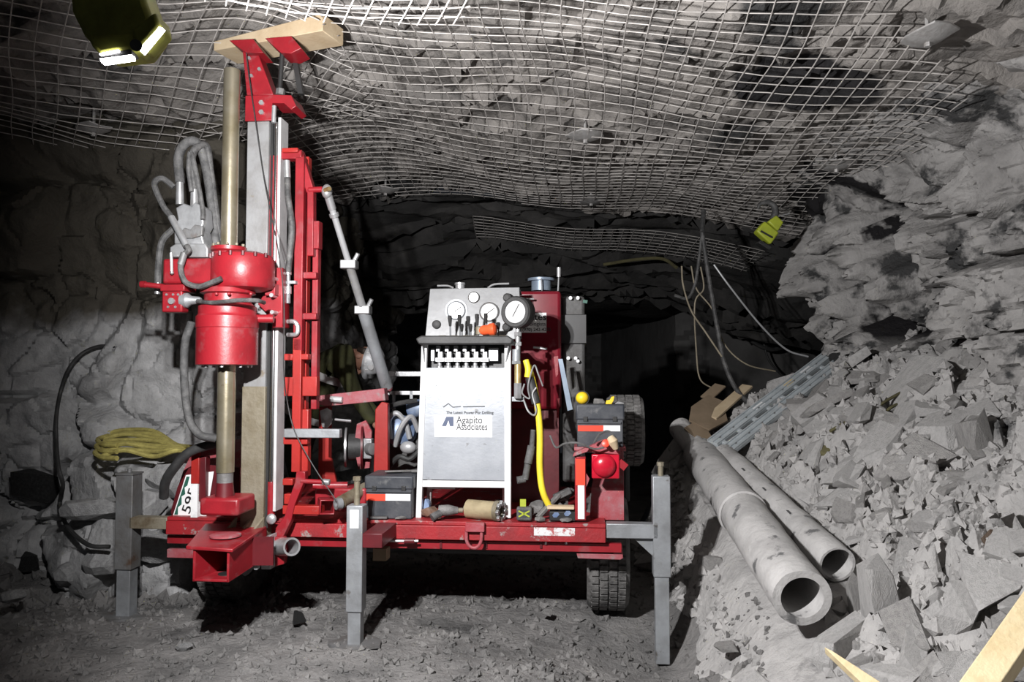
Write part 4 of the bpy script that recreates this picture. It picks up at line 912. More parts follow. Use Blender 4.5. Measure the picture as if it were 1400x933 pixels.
# =================================================================== HYDRAULIC TANK and engine housing
tk = thing('hydraulic_tank', 'glossy dark red hydraulic tank with a printed sign behind the console', 'tank', (L(745, 700, .62).x, .62, ZD))
vt = .60
b = MB(); b.pbox(690, 398, 767, 560, vt, .40); tb_ = b.build('tank_body', 'maroon', tk, bevel=.02)
b = MB(); b.pbox(700, 560, 764, 712, vt + .05, .3); b.build('tank_stand', 'red_dark', tk)
b = MB(); b.lathe(L(740, 398, vt + .15), (0, 0, 1), [(.062, 0), (.062, .06), (.085, .062), (.085, .078), (.03, .082)], 24); b.build('filler_cap', 'blue_grey', tk)
b = MB(); b.cyl(L(741, 398, vt + .06), L(740, 381, vt + .06), .004, n=6); b.build('cap_chain', 'silver', tk)
b = MB(); b.cyl(L(763, 398, vt + .08), L(764, 378, vt + .08), .005, n=8); b.cyl(L(764, 379, vt + .08), L(764, 366, vt + .08), .014, n=10); b.build('breather', 'silver', tk)
b = MB(); b.pbox(713, 428, 747, 455, vt - .002, .003); sg2 = b.build('sign', 'label_white', tb_)
text('ciates', 'sign_lettering', 'ink', sg2, L(716, 438, vt - .0035), pxm(13, 4.9), off=.0008)
text('Geologists', 'sign_lettering', 'ink_grey', sg2, L(715, 445.5, vt - .0035), pxm(7, 4.9))
text('(970) 242-4220', 'sign_lettering', 'ink', sg2, L(714, 453, vt - .0035), pxm(6, 4.9), off=.0002)
b = MB(); b.cyl(L(714, 409, vt - .05), L(730, 409, vt - .05), .006, n=8); b.build('tap', 'silver', tk)
b = MB(); b.pbar((729, 475), (748, 477), vt - .03, 3, .01); b.build('level_strip', 'rail_white', tk)
eh = thing('engine_housing', 'dark engine housing behind the tank beside the right toolbox', 'engine', (L(785, 700, .8).x, .9, ZD))
b = MB(); b.pbox(768, 405, 800, 660, .72, .5); b.build('housing', 'engine', eh, bevel=.02)
b = MB(); b.pbox(766, 430, 802, 470, .70, .04); b.build('louvre_panel', 'black_paint', eh, bevel=.004)
for q in ((780, 408), (790, 408), (777, 490), (787, 490), (790, 494)):
    b = MB(); p_ = L(*q, .70); b.cyl(p_, p_ - Vector((0, .02, 0)), .011, n=8); b.build('bolt', 'silver', eh)
b = MB(); b.pbar((797, 412), (803, 413), .66, 5, .02); b.build('green_tap', 'green_plate', eh)
b = MB(); b.pprism([(763, 491), (769, 491), (783, 560), (776, 562)], .40, .02); b.build('flat_strut', 'blue_grey', eh)
b = MB(); b.pprism([(757, 488), (763, 487), (763, 512), (760, 516)], .42, .02); b.pprism([(761, 545), (765, 545), (764, 572), (761, 572)], .45, .02); b.build('red_latch', 'red', eh)

# =================================================================== TOOLBOXES
def toolbox(x0, y0, x1, y1, ylid, v, d, label, sx0, sxm, sx1, sy0, sy1, lidm):
    T = thing('toolbox', label, 'toolbox', (L((x0 + x1) / 2, y1, v).x, v + d / 2, L(x0, y1, v).z))
    b = MB(); b.pbox(x0 + 2, ylid, x1 - 2, y1, v + .006, d - .012); b.build('box_body', 'toolbox', T, bevel=.006)
    b = MB(); b.pbox(x0, y0, x1, ylid + 2, v, d); b.build('lid', lidm, T, bevel=.010)
    b = MB(); b.pbox(sx0, sy0, sxm, sy1, v + .003, .004); b.build('reflector_strip', 'tape_red', T)
    b = MB(); b.pbox(sxm, sy0, sx1, sy1, v + .003, .004); b.build('reflector_strip', 'tape_white', T)
    b = MB(); b.pbox(sx0 - 1, sy0 - 5, sx1 + 1, sy0 - 2.5, v - .004, .01); b.build('lid_ridge', 'toolbox', T)
    for q in (.2, .8):
        b = MB(); xx_ = x0 + (x1 - x0) * q; b.pbox(xx_ - 3, ylid - 3, xx_ + 3, ylid + 4, v - .006, .01); b.build('latch', 'black_paint', T, bevel=.002)
    b = MB(); c0 = L(x0 + (x1 - x0) * .35, y0, v).x; c1 = L(x0 + (x1 - x0) * .65, y0, v).x; z_ = L(x0, y0, v).z
    b.bar((c0, v + d / 2, z_ + .006), (c1, v + d / 2, z_ + .006), .025, .010); b.build('carry_handle', 'black_rubber', T, bevel=.003)
    return T
toolbox(498, 651, 565, 710, 668, .03, .26, 'black toolbox with red and white strip sitting on the deck left of the console', 501, 527, 561, 676, 685, 'toolbox')
toolbox(787, 553, 854, 612, 573, .16, .26, 'black toolbox with red and white strip up on the bracket above the tail lamp', 790, 825, 848, 582, 590, 'toolbox')
b = MB(); b.pbox(785, 612, 856, 617, .14, .30); b.pbox(845, 617, 853, 712, .30, .05); b.build('toolbox_shelf', 'red_dusty', trl, bevel=.003)
sp = thing('spare_tire', 'dark spare tire standing upright behind the right toolbox', 'tire', (L(857, 600, .55).x, .75, ZD))
tire(sp, (L(857, 600, .55).x, .78, L(857, 540, .78).z - .22), .22, .22)
b = MB(); b.cyl((L(857, 600, .55).x, .78, ZD), (L(857, 600, .55).x, .78, L(857, 540, .78).z - .30), .03); b.build('carrier_post', 'black_paint', sp)

# things lying on the toolboxes
c = L(796, 553, .2); b = MB(); c.z += .035; b.ball(c, .036, (1, 1, .95)); 
bl = thing('tape_reel', 'small round yellow reel on top of the right toolbox', 'reel', L(796, 553, .2)); b.build('reel_case', 'yellow', bl)
b = MB(); b.ring(c, (0, 1, 0), [(.037, -.005), (.039, -.005), (.039, .005), (.037, .005)], 24); b.build('seam', 'ink_grey', bl)
b = MB(); b.pprism([(828, 553), (829, 548), (834, 547), (836, 543), (840, 542), (839, 548), (836, 553)], .2, .03); solo(b, 'plastic_clip', 'yellow', 'small yellow plastic clip on the right toolbox lid', 'clip', bevel=.002)
b = MB(); b.pprism([(811, 553), (812, 545), (824, 546), (828, 550), (827, 553)], .24, .06); solo(b, 'work_glove', 'junk', 'crumpled grey glove on the right toolbox lid', 'glove', bevel=.008)
b = MB(); b.pprism([(840, 553), (845, 549), (853, 551), (854, 553)], .22, .06); solo(b, 'cloth_rag', 'box_lid', 'pale dusty rag on the right toolbox lid beside the clip', 'rag', bevel=.005)
z_ = L(530, 651, .03).z
tt = thing('wrench', 'dusty adjustable wrench lying on the left toolbox lid', 'wrench', (L(548, 650, .12).x, .14, z_))
c = Vector((L(548, 650, .12).x, .14, z_ + .012))
b = MB(); b.bar(c + Vector((-.09, -.02, 0)), c + Vector((.06, .03, .0)), .022, .010); b.build('wrench_shank', 'jack_dark', tt, bevel=.003)
b = MB(); b.prism([c + Vector((.05, .005, -.006)), c + Vector((.09, -.005, -.006)), c + Vector((.12, .015, -.006)), c + Vector((.09, .025, -.006)), c + Vector((.12, .05, -.006)), c + Vector((.07, .06, -.006))], (0, 0, .014)); b.build('wrench_jaw', 'jack_dark', tt, bevel=.002)
# wiring by the tail lamp
cb2 = thing('lamp_cable', 'grey cable with pale plug looping over the tail lamp', 'cable', L(824, 612, .0))
H('cable', [(752, 596, .1), (760, 612, .06), (772, 607, .0), (790, 606, -.01), (812, 614, -.01), (826, 612, .0)], .0055, cb2, 'hose_dusty', 6)
H('cable', [(812, 606, .0), (820, 594, -.01), (832, 590, -.01), (842, 600, -.01), (846, 616, .02)], .006, cb2, 'hose_dusty', 6)
b = MB(); b.tube([L(834, 598, -.01), L(838, 604, -.02), L(842, 614, -.01)], [.018, .027, .014], 14); b.build('plug', 'timber', cb2)
b = MB(); b.lathe(L(828, 607, -.015), (0, -1, .3), [(.02, 0), (.02, .012), (.01, .016)], 14); b.build('plug_cap', 'tape_red', cb2)

# =================================================================== CLUTTER ON THE DECK
def on_deck(px, v): q = L(px, 712, v); return Vector((q.x, v, ZD))
bit = thing('core_bit', 'tan cylindrical core bit with a toothed end lying under the console', 'drill bit', on_deck(664, .06))
p0, p1 = on_deck(640, .10) + Vector((0, 0, .052)), on_deck(678, .04) + Vector((0, 0, .052)); d = (p1 - p0).normalized()
b = MB(); b.ring(p0, d, [(.050, 0), (.050, (p1 - p0).length), (.036, (p1 - p0).length), (.036, 0)], 28); b.build('barrel', 'tan_metal', bit)
b = MB(); b.ring(p1, d, [(.055, 0), (.056, .025), (.030, .025), (.030, 0)], 28); b.build('crown', 'steel_dirty', bit)
x_ = d.orthogonal().normalized(); y_ = d.cross(x_)
for k in range(8):
    a_ = 2 * math.pi * k / 8; q = p1 + d * .022 + (x_ * math.cos(a_) + y_ * math.sin(a_)) * .043; b = MB(); b.bar(q, q + d * .018, .022, .022, x_); b.build('tooth', 'silver', bit, bevel=.002)
b = MB(); b.cyl(p0 - d * .02, p0, .02); b.build('shank', 'steel_dirty', bit)
gun = thing('impact_wrench', 'dusty grey pistol-grip impact wrench lying under the console', 'power tool', on_deck(606, .05))
q = on_deck(608, .04) + Vector((0, 0, .03))
b = MB(); b.tube([q + Vector((-.03, 0, .02)), q + Vector((.02, .0, .022)), q + Vector((.07, .01, .02))], [.028, .030, .018], 14); b.build('tool_body', 'junk', gun)
b = MB(); b.tube([q + Vector((-.02, -.02, .01)), q + Vector((-.06, -.05, -.01))], [.02, .022], 12); b.build('grip', 'hose_dusty', gun)
b = MB(); b.cyl(q + Vector((.07, .01, .02)), q + Vector((.095, .015, .02)), .014); b.build('socket', 'steel_dirty', gun)
rng = random.Random(4)
def lump(px, v, sx, sy, sz, m_, name, label, cat, seed, group=None):
    r2 = random.Random(seed); bm = bmesh.new()
    for _ in range(26):
        a = Vector((r2.gauss(0, 1), r2.gauss(0, 1), r2.gauss(0, 1))).normalized(); bm.verts.new(Vector((a.x * sx, a.y * sy, a.z * sz + sz * .9)))
    bmesh.ops.convex_hull(bm, input=bm.verts)
    loose = [v_ for v_ in bm.verts if not v_.link_faces]; bmesh.ops.delete(bm, geom=loose, context='VERTS')
    me = bpy.data.meshes.new(name); bm.to_mesh(me); bm.free(); me.materials.append(MATS[m_])
    o = bpy.data.objects.new(name, me); COL.objects.link(o); o.matrix_world = RIG.m @ Matrix.Translation(on_deck(px, v)) @ Matrix.Rotation(r2.uniform(0, 3), 4, 'Z')
    return tag(o, label, cat, group)
lump(587, .12, .05, .05, .035, 'rusty', 'cloth_rag', 'rusty brown balled rag under the console beside the impact wrench', 'rag', 2)
lump(583, .16, .035, .03, .05, 'engine_blue', 'cloth_rag', 'blue rag under the console behind the brown rag', 'rag', 3)
lump(596, .02, .03, .03, .02, 'rusty', 'steel_bushing', 'small rusty lump at the deck edge below the console', 'bushing', 5)
lump(548, .015, .035, .03, .012, 'junk', 'rock_chip', 'flat grey chip on the deck edge below the left toolbox', 'chip', 8)
lump(735, .18, .05, .05, .05, 'junk', 'mud_lump', 'grey dusty lump on the deck behind the tape measure', 'lump', 11)
lump(738, .02, .03, .03, .018, 'junk', 'mud_lump', 'small pale lump on the deck edge right of the tape measure', 'lump', 12)
lump(774, .03, .035, .03, .015, 'junk', 'cloth_rag', 'crumpled pale scrap at the deck edge by the corner post', 'rag', 13)
tm = thing('tape_measure', 'square black and silver tape measure with yellow tab on the deck edge', 'tape measure', on_deck(716, .02))
b = MB(); b.pbox(706, 694, 727, 713, .01, .05); b.build('case', 'hose_dusty', tm, bevel=.010)
b = MB(); b.pbox(709, 698, 724, 708, .0075, .004); b.build('face_sticker', 'ink_grey', tm)
b = MB(); b.pbar((709, 699), (724, 707), .006, 2, .003); b.pbar((709, 707), (724, 699), .006, 2, .003); b.build('sticker_cross', 'lime', tm)
b = MB(); b.pbox(711, 683, 719, 694, .03, .006); b.build('tab', 'lime', tm)
bx = thing('sample_box', 'small black box with pale blue patches and a wooden slat on the deck edge', 'box', on_deck(768, .05))
b = MB(); b.pbox(751, 700, 787, 713, .03, .09); b.build('box_body', 'ink', bx, bevel=.004)
for (x, y) in ((760, 704), (776, 702)):
    b = MB(); b.pprism([(x - 5, y + 1), (x - 2, y - 3), (x + 3, y - 3), (x + 5, y), (x + 1, y + 4), (x - 3, y + 4)], .027, .003); b.build('blue_patch', 'engine_blue', bx)
b = MB(); b.pbox(748, 693, 785, 697, .03, .06); b.build('wooden_slat', 'timber', bx, bevel=.002)
hm = thing('hammer', 'dusty hammer lying on the deck beside the sample box', 'hammer', on_deck(745, .10))
q = on_deck(735, .05) + Vector((0, 0, .02)); q2 = on_deck(765, .14) + Vector((0, 0, .13))
b = MB(); b.bar(q, q2, .03, .022); b.build('handle', 'junk', hm, bevel=.005)
b = MB(); b.bar(q2 + Vector((-.03, .0, -.02)), q2 + Vector((.06, .02, .02)), .035, .035); b.build('head', 'hose_dusty', hm, bevel=.006)
pcx = thing('chain_shackle', 'knot of dusty shackles and fittings piled by the corner post', 'shackle', on_deck(763, .16))
for k in range(6):
    q = on_deck(758 + 5 * (k % 3), .14 + .02 * k) + Vector((0, 0, .03 + .02 * (k % 4))); a_ = k * 1.1
    b = MB(); b.ring(q, (math.cos(a_), math.sin(a_), .4), [(.026, -.007), (.038, -.007), (.038, .007), (.026, .007)], 14); b.build('shackle_link', 'junk', pcx)
b = MB(); b.bar(on_deck(766, .2) + Vector((0, 0, .04)), on_deck(783, .22) + Vector((0, 0, .15)), .03, .02); b.build('flat_bar', 'hose_dusty', pcx, bevel=.003)
b = MB(); b.bar(on_deck(503, .0) + Vector((0, .01, .012)), on_deck(530, .02) + Vector((0, 0, .012)), .03, .015); solo(b, 'rubber_strap', 'hose', 'dark rubber strap on the deck edge below the left toolbox', 'strap', bevel=.005)

# =================================================================== PERSON bending behind the winch frame
YP = 5.95
W = lambda x, y, dy=0: at(x, y, YP + dy)
pe = thing('person', 'person in a dark olive jacket and pale helmet bending over behind the rig', 'person', (W(430, 560).x - .1, YP + .05, floor_s(-1.4, YP)), WORLD)
def skin(name, verts, edges, root, m_, par, sub=2):
    me = bpy.data.meshes.new(name); bs = BASE[par.name]
    me.from_pydata([tuple(Vector(v[0]) - bs) for v in verts], edges, []); o = bpy.data.objects.new(name, me); COL.objects.link(o); o.parent = par; BASE[o.name] = bs
    md = o.modifiers.new('skin', 'SKIN'); md.use_smooth_shade = True
    for i, v in enumerate(verts):
        sv = me.skin_vertices[0].data[i]; r_ = v[1]; sv.radius = r_ if isinstance(r_, tuple) else (r_, r_); sv.use_root = (i == root)
    s_ = o.modifiers.new('sub', 'SUBSURF'); s_.levels = sub; s_.render_levels = sub
    me.materials.append(MATS[m_]); return o
hip = Vector((W(408, 600).x, YP + .05, .92)); ch = W(452, 492); ch2 = W(438, 520)
nk = W(474, 482); hd = W(496, 490, -.03)
shR, shL = W(462, 484, -.17), W(462, 480, .17)
g0 = floor_s(hip.x, YP)
V_ = [(hip, (.16, .15)), (hip.lerp(ch2, .5), (.155, .15)), (ch2, (.17, .16)), (ch, (.16, .145)), (nk, .065), (W(482, 486), .055),
      (shR, .085), (W(488, 545, -.2), .058), (W(512, 580, -.22), .045), (shL, .085), (W(490, 540, .14), .058), (W(518, 572, .10), .045),
      (hip + Vector((-.02, -.11, -.06)), .105), (hip + Vector((.06, -.12, -.46)), .075), (Vector((hip.x - .02, hip.y - .12, g0 + .09)), .055), (Vector((hip.x + .14, hip.y - .13, g0 + .045)), .042),
      (hip + Vector((-.02, .11, -.06)), .105), (hip + Vector((-.04, .14, -.46)), .075), (Vector((hip.x - .16, hip.y + .14, g0 + .09)), .055), (Vector((hip.x - .0, hip.y + .15, g0 + .045)), .042)]
E_ = [(0, 1), (1, 2), (2, 3), (3, 4), (4, 5), (3, 6), (6, 7), (7, 8), (3, 9), (9, 10), (10, 11), (0, 12), (12, 13), (13, 14), (14, 15), (0, 16), (16, 17), (17, 18), (18, 19)]
body = skin('body', V_, E_, 0, 'jacket', pe)
# head, horizontal, crown towards the right
hx = (W(530, 494, -.08) - nk).normalized(); hc = hd
def local(a, b_, c_): 
    y2 = Vector((0, -1, 0)); y2 = (y2 - hx * y2.dot(hx)).normalized(); z2 = hx.cross(y2)
    return hc + hx * a + y2 * b_ + z2 * c_
b = MB(); n = 18
prof = [(-.11, .055, .0), (-.08, .062, .01), (-.04, .075, .012), (.0, .085, .0), (.04, .088, .0), (.08, .078, 0), (.11, .05, 0), (.122, .01, 0)]
for (a_, r_, o_) in prof:
    for k in range(n):
        t = 2 * math.pi * k / n; b.v.append(local(a_, math.cos(t) * r_ * .88, math.sin(t) * r_ * 1.08 + o_))
for i in range(len(prof) - 1):
    for k in range(n): b.f.append((i * n + k, i * n + (k + 1) % n, (i + 1) * n + (k + 1) % n, (i + 1) * n + k))
b.f.append(tuple(range(n))); hd_ = b.build('head', 'skin', pe)
zs = -1 if local(0, 0, 1).z > hc.z else 1   # side of the face: downwards
b = MB(); b.tube([local(.02, 0, zs * .085), local(-.005, 0, zs * .115), local(-.022, 0, zs * .09)], [.012, .017, .012], 8); b.build('nose', 'skin', hd_)
b = MB(); b.ball(local(0, .076, -zs * .012), .028, (1.1, .4, .8), 12, 8); b.build('ear', 'skin', hd_)
b = MB(); b.ball(local(.028, .052, zs * .072), .010); b.ball(local(.028, -.052, zs * .072), .010); b.build('eyes', 'ink', hd_)
b = MB(); b.bar(local(-.055, -.022, zs * .088), local(-.055, .022, zs * .088), .008, .006); b.build('mouth', 'red_dark', hd_)
b = MB(); b.tube([local(-.03, .045, -zs * .06), local(.03, .06, -zs * .055), local(.06, .05, -zs * .05)], [.02, .03, .02], 8); b.build('hair', 'hair', hd_)
b = MB(); n = 24; pr = [(.055, .135, 1), (.06, .122, 1), (.068, .112, 0), (.10, .108, 0), (.135, .09, 0), (.16, .06, 0), (.17, .02, 0)]
for (a_, r_, br_) in pr:
    for k in range(n):
        t = 2 * math.pi * k / n; b.v.append(local(a_, math.cos(t) * r_ * .92, math.sin(t) * r_ * 1.06 + (zs * .012 if br_ else 0)))
for i in range(len(pr) - 1):
    for k in range(n): b.f.append((i * n + k, i * n + (k + 1) % n, (i + 1) * n + (k + 1) % n, (i + 1) * n + k))
b.f.append(tuple(range((len(pr) - 1) * n, len(pr) * n))); ht = b.build('helmet', 'hat', pe)
for (a_, t) in ((.075, .2), (.085, .9), (.07, -.6), (.12, .5), (.115, -.3)):
    b = MB(); q = local(a_, math.cos(t) * .1, math.sin(t) * .113); nn_ = (q - local(a_ - .02, 0, 0)).normalized(); b.lathe(q, nn_, [(.022, -.004), (.022, .001), (.001, .002)], 8); b.build('sticker', 'reflective', ht)
b = MB(); b.tube([local(.09, 0, zs * .112), local(.095, 0, zs * .14)], [.026, .022], 12); b.build('cap_lamp', 'black_rubber', ht)
# reflective bands on the jacket
c = ch2.lerp(ch, .35); axb = (ch - hip).normalized()
b = MB(); b.ring(c, axb, [(.205, -.03), (.212, -.03), (.212, .03), (.205, .03)], 32); b.build('reflective_band', 'reflective', pe)
b = MB(); b.ring(hip.lerp(ch2, .35), axb, [(.192, -.025), (.199, -.025), (.199, .025), (.192, .025)], 32); b.build('reflective_band', 'reflective', pe)
for wr_, sgn in ((W(512, 580, -.22), 1), (W(518, 572, .10), -1)):
    dv = Vector((.8, -.1, -.6)).normalized(); sv = dv.cross(Vector((0, 1, 0))).normalized(); tv = dv.cross(sv)
    vs = [(wr_ - dv * .02, .032), (wr_ + dv * .04, (.042, .026)), (wr_ + dv * .085, (.042, .022))]; es = [(0, 1), (1, 2)]
    for k, (ln_, of) in enumerate(((.065, -.032), (.078, -.011), (.074, .011), (.058, .031))):
        b0 = wr_ + dv * .09 + tv * of; vs += [(b0, .0095), (b0 + dv * ln_ * .5 + sv * .012, .009), (b0 + dv * ln_ * .85 + sv * .035, .0085)]
        es += [(2, len(vs) - 3), (len(vs) - 3, len(vs) - 2), (len(vs) - 2, len(vs) - 1)]
    vs += [(wr_ + dv * .035 - tv * .045 * sgn, .011), (wr_ + dv * .07 - tv * .062 * sgn + sv * .01, .010)]; es += [(1, len(vs) - 2), (len(vs) - 2, len(vs) - 1)]
    skin('hand', vs, es, 0, 'skin', pe, 1)

# =================================================================== PIPES on the rubble
def pipe(name, label, A, B, r0, wall, m_='pipe', sleeve=None):
    T = thing(name, label, 'pipe', A, WORLD); d = (B - A); ln = d.length; d.normalize()
    seg = 40; prof = [(r0 - wall, 0), (r0, 0)] + [(r0, ln * k / seg) for k in range(1, seg)] + [(r0, ln), (r0 - wall, ln)] + [(r0 - wall, ln * (1 - k / 12)) for k in range(1, 12)]
    b = MB(); b.ring(A, d, prof, 40)
    for i, p in enumerate(b.v):
        q = p - A; t = q.dot(d); rad = q - d * t
        if rad.length > r0 - wall * .5: b.v[i] = p + rad.normalized() * (.006 * noise.noise(p * 6) + .003 * noise.noise(p * 19))
    b.build('pipe_wall', m_, T)
    return T, d, ln
A1, B1, _ = PIPES[0]
T, d, ln = pipe('steel_pipe', 'large dusty grey pipe lying with its thick open end towards the viewer', A1, B1, .124, .034)
b = MB(); b.ring(A1 + d * 1.02, d, [(.125, 0), (.136, .006), (.136, .05), (.125, .056)], 36); b.build('pipe_collar', 'pipe', T)
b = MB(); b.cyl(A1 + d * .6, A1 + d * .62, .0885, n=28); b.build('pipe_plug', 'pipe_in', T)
b = MB(); q0 = at(935, 592, 5.75); b.ring(B1 - d * .05, (q0 - B1), [(.085, 0), (.085, .34), (.075, .36), (.075, 0)], 24); b.build('pipe_tail', 'pipe', T)
A2, B2, _ = PIPES[1]
T, d, ln = pipe('steel_pipe', 'thinner dusty grey pipe lying alongside on the upper right of the large pipe', A2, B2, .086, .010)
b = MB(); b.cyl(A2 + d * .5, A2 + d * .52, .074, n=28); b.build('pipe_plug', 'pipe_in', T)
for k in range(3):
    b = MB(); q = A2 + d * (.45 + .35 * k) + Vector((-.045, -.02, .073)); b.bar(q, q + d * .045, .012, .004); b.build('slot', 'pipe_in', T)

# =================================================================== LADDER
ld0, ld1, _ = PIPES[2]
lad = thing('aluminium_ladder', 'folded aluminium ladder lying slantwise on the rubble behind the pipes', 'ladder', ld0, WORLD)
d = (ld1 - ld0).normalized(); nrm = Vector((-.35, -.55, .75)); side = d.cross(nrm).normalized(); up = side.cross(d).normalized()
ln = (ld1 - ld0).length
for s_, off in ((-1, 0), (1, 0)):
    c0 = ld0 + side * .066 * s_; b = MB(); b.bar(c0, c0 + d * ln, .092, .03, up); r_ = b.build('rail', 'aluminium', lad, bevel=.003)
    for e in (-.04, .0, .04):
        b = MB(); b.bar(c0 + side * e + up * .018, c0 + side * e + d * ln + up * .018, .009, .018, up); b.build('rail_flange', 'aluminium', r_)
    for k in range(9):
        b = MB(); q = c0 + d * (.08 + k * ln / 9.5) + up * .0155; b.lathe(q, up, [(.011, 0), (.011, .004), (.004, .005)], 10); b.build('rivet', 'jack_dark', r_)
for k in range(8):
    b = MB(); q = ld0 + d * (.06 + k * ln / 8.2); b.bar(q - side * .07, q + side * .07, .03, .02, up); b.build('rung', 'aluminium', lad, bevel=.003)
for k, t in enumerate((.35, .62, .78)):
    b = MB(); q = ld0 + d * ln * t - side * .075 + up * .016; b.bar(q, q + d * .11, .034, .003, up); b.build('sticker', 'label_white' if k != 1 else 'timber_raw', lad)
b = MB(); q = ld1 + side * .02; b.lathe(q + up * .02, up, [(.05, -.02), (.055, 0), (.055, .02), (.03, .03)], 20); b.build('end_cap', 'black_rubber', lad)

# cardboard and boards behind the pipes
def card(pix, Y, m_, label, cat, nm, t=.012, dy=(0, 0, 0, 0, 0, 0)):
    b = MB(); b.prism([at(x, y, Y + dy[i]) for i, (x, y) in enumerate(pix)], (0.002, .01, -t)); return solo(b, nm, m_, label, cat, f=WORLD, bevel=.002)
card([(945, 556), (968, 540), (988, 548), (995, 575), (970, 588), (942, 575)], 5.75, 'cardboard', 'large torn brown cardboard sheet lying behind the pipes', 'cardboard', 'cardboard_sheet', dy=(.1, .25, .2, 0, -.15, -.1))
card([(935, 585), (958, 572), (975, 600), (960, 612), (948, 596)], 5.6, 'cardboard', 'small torn cardboard flap beside the far end of the large pipe', 'cardboard', 'cardboard_sheet', dy=(0, .1, 0, -.1, -.05))
b = MB(); b.bar(at(972, 572, 5.75), at(1022, 528, 6.1), .09, .02, (-.3, -.5, .8)); solo(b, 'plank', 'timber', 'short brown plank lying above the cardboard', 'plank', f=WORLD, bevel=.003)
b = MB(); b.bar(at(965, 545, 6.0), at(985, 527, 6.1), .10, .015, (-.3, -.5, .8)); solo(b, 'plank', 'cardboard', 'dark short board behind the cardboard sheet', 'plank', f=WORLD, bevel=.003)
b = MB(); b.bar(at(1118, 622, 4.75), at(1232, 540, 5.0), .10, .06, (-.3, -.5, .8)); solo(b, 'rotten_plank', 'wood_olive', 'dark olive rotten plank half buried in the rubble above the pipes', 'plank', f=WORLD, bevel=.01)
for k, (a_, c_) in enumerate((((1150, 600), (1235, 535)), ((1135, 590), (1190, 572)), ((1180, 590), (1240, 548)))):
    b = MB(); b.tube(spline([at(*a_, 4.7), at((a_[0] + c_[0]) / 2 + 6, (a_[1] + c_[1]) / 2 - 10, 4.75), at(*c_, 4.85)], 6), .010, 6); solo(b, 'wood_splinter', 'wood_olive', ['long dark splinter along the rotten plank', 'short dark twig crossing the rotten plank', 'dark splinter at the upper end of the rotten plank'][k], 'splinter', f=WORLD)
# fresh timber in the right bottom corner
b = MB(); b.bar(at(1330, 960, 2.25), at(1432, 812, 2.45), .085, .085, (-.5, -.6, .6)); solo(b, 'timber_post', 'timber_raw', 'pale fresh-cut timber post in the bottom right corner', 'timber', f=WORLD, bevel=.004)
b = MB(); b.prism([at(1127, 885, 2.75), at(1137, 890, 2.75), at(1215, 940, 2.60), at(1200, 955, 2.60)], (0.01, .02, -.03)); solo(b, 'timber_stake', 'timber_raw', 'pale pointed timber stake poking out of the rubble at the bottom', 'timber', f=WORLD, bevel=.002)

# =================================================================== hanging cables on the right
YC = 6.25
cbl = thing('cable_bundle', 'dark drooping cable with thin wires hanging from the roof left of the lime lamp', 'cable', at(960, 325, YC), WORLD)
def hang(lst, r_, m_, nm='cable'):
    b = MB(); b.tube(spline([at(x, y, YC + dy) for x, y, dy in lst], 7), r_, 8); b.build(nm, m_, cbl)
hang([(960, 318, 0), (966, 360, 0), (974, 410, -.02), (982, 455, -.05), (990, 495, -.1), (1005, 530, -.2), (1028, 558, -.4), (1040, 585, -.65), (1032, 605, -.8), (1000, 610, -.85), (960, 607, -.75)], .018, 'hose')
hang([(960, 320, 0), (955, 360, .0), (950, 390, 0), (940, 408, 0), (922, 404, 0)], .014, 'hose', 'cable_end')
hang([(932, 364, 0), (934, 390, 0), (945, 425, -.02), (965, 455, -.05), (987, 488, -.1)], .007, 'cable_tan', 'thin_wire')
hang([(945, 364, 0), (952, 395, .0), (975, 425, 0), (990, 470, 0), (1020, 498, 0), (1060, 508, .1)], .006, 'cable_tan', 'thin_wire')
hang([(976, 362, 0), (1000, 395, 0), (1040, 445, .05), (1075, 478, .1), (1105, 488, .1)], .008, 'panel_grey', 'thin_wire')
hang([(958, 365, 0), (962, 395, 0), (950, 415, 0), (952, 480, 0), (957, 518, 0), (975, 532, 0)], .006, 'cable_tan', 'thin_wire')
hang([(960, 318, 0), (961, 300, .05), (962, 288, .1)], .02, 'hose', 'cable_tie')
yb = MB(); yb.tube(spline([at(825, 362, 8.3), at(870, 355, 8.2), at(905, 354, 8.0), at(925, 366, 7.8)], 8), .018, 8); solo(yb, 'roof_cable', 'wood_olive', 'yellow cable running under the dark back roof', 'cable', f=WORLD)
YW = 10.3
for k, lst in enumerate(([(1010, 430), (1020, 460), (1055, 478), (1090, 462), (1100, 430)], [(1040, 445), (1050, 490), (1075, 520)])):
    b = MB(); b.tube(spline([at(x, y, YW) for x, y in lst], 8), .03 if k == 0 else .015, 8); solo(b, 'drooping_cable', 'black_rubber', ['thick dark cable looped low across the far wall', 'thin dark cable hanging down the far wall'][k], 'cable', f=WORLD)
# lime lamp hanging at the right brow
YL = 5.75
ll = thing('hand_lamp', 'lime green cordless lamp hanging from a dark hook at the right brow', 'lamp', at(1050, 335, YL), WORLD)
b = MB(); b.prism([at(1034, 316, YL), at(1046, 302, YL), at(1066, 318, YL), at(1054, 334, YL)], (0, .09, 0)); b.build('lamp_body', 'lime', ll, bevel=.012)
b = MB(); b.prism([at(1050, 303, YL - .01), at(1062, 294, YL - .01), at(1072, 304, YL - .01), at(1064, 316, YL - .01)], (0, .08, 0)); b.build('lamp_head', 'lime', ll, bevel=.010)
b = MB(); b.prism([at(1040, 328, YL - .012), at(1056, 338, YL - .012), at(1052, 342, YL - .012), at(1037, 332, YL - .012)], (0, .09, 0)); b.build('battery', 'black_paint', ll, bevel=.004)
b = MB(); b.bar(at(1040, 316, YL - .004), at(1056, 325, YL - .004), .012, .01, (0, 1, 0)); b.build('stripe', 'black_paint', ll)
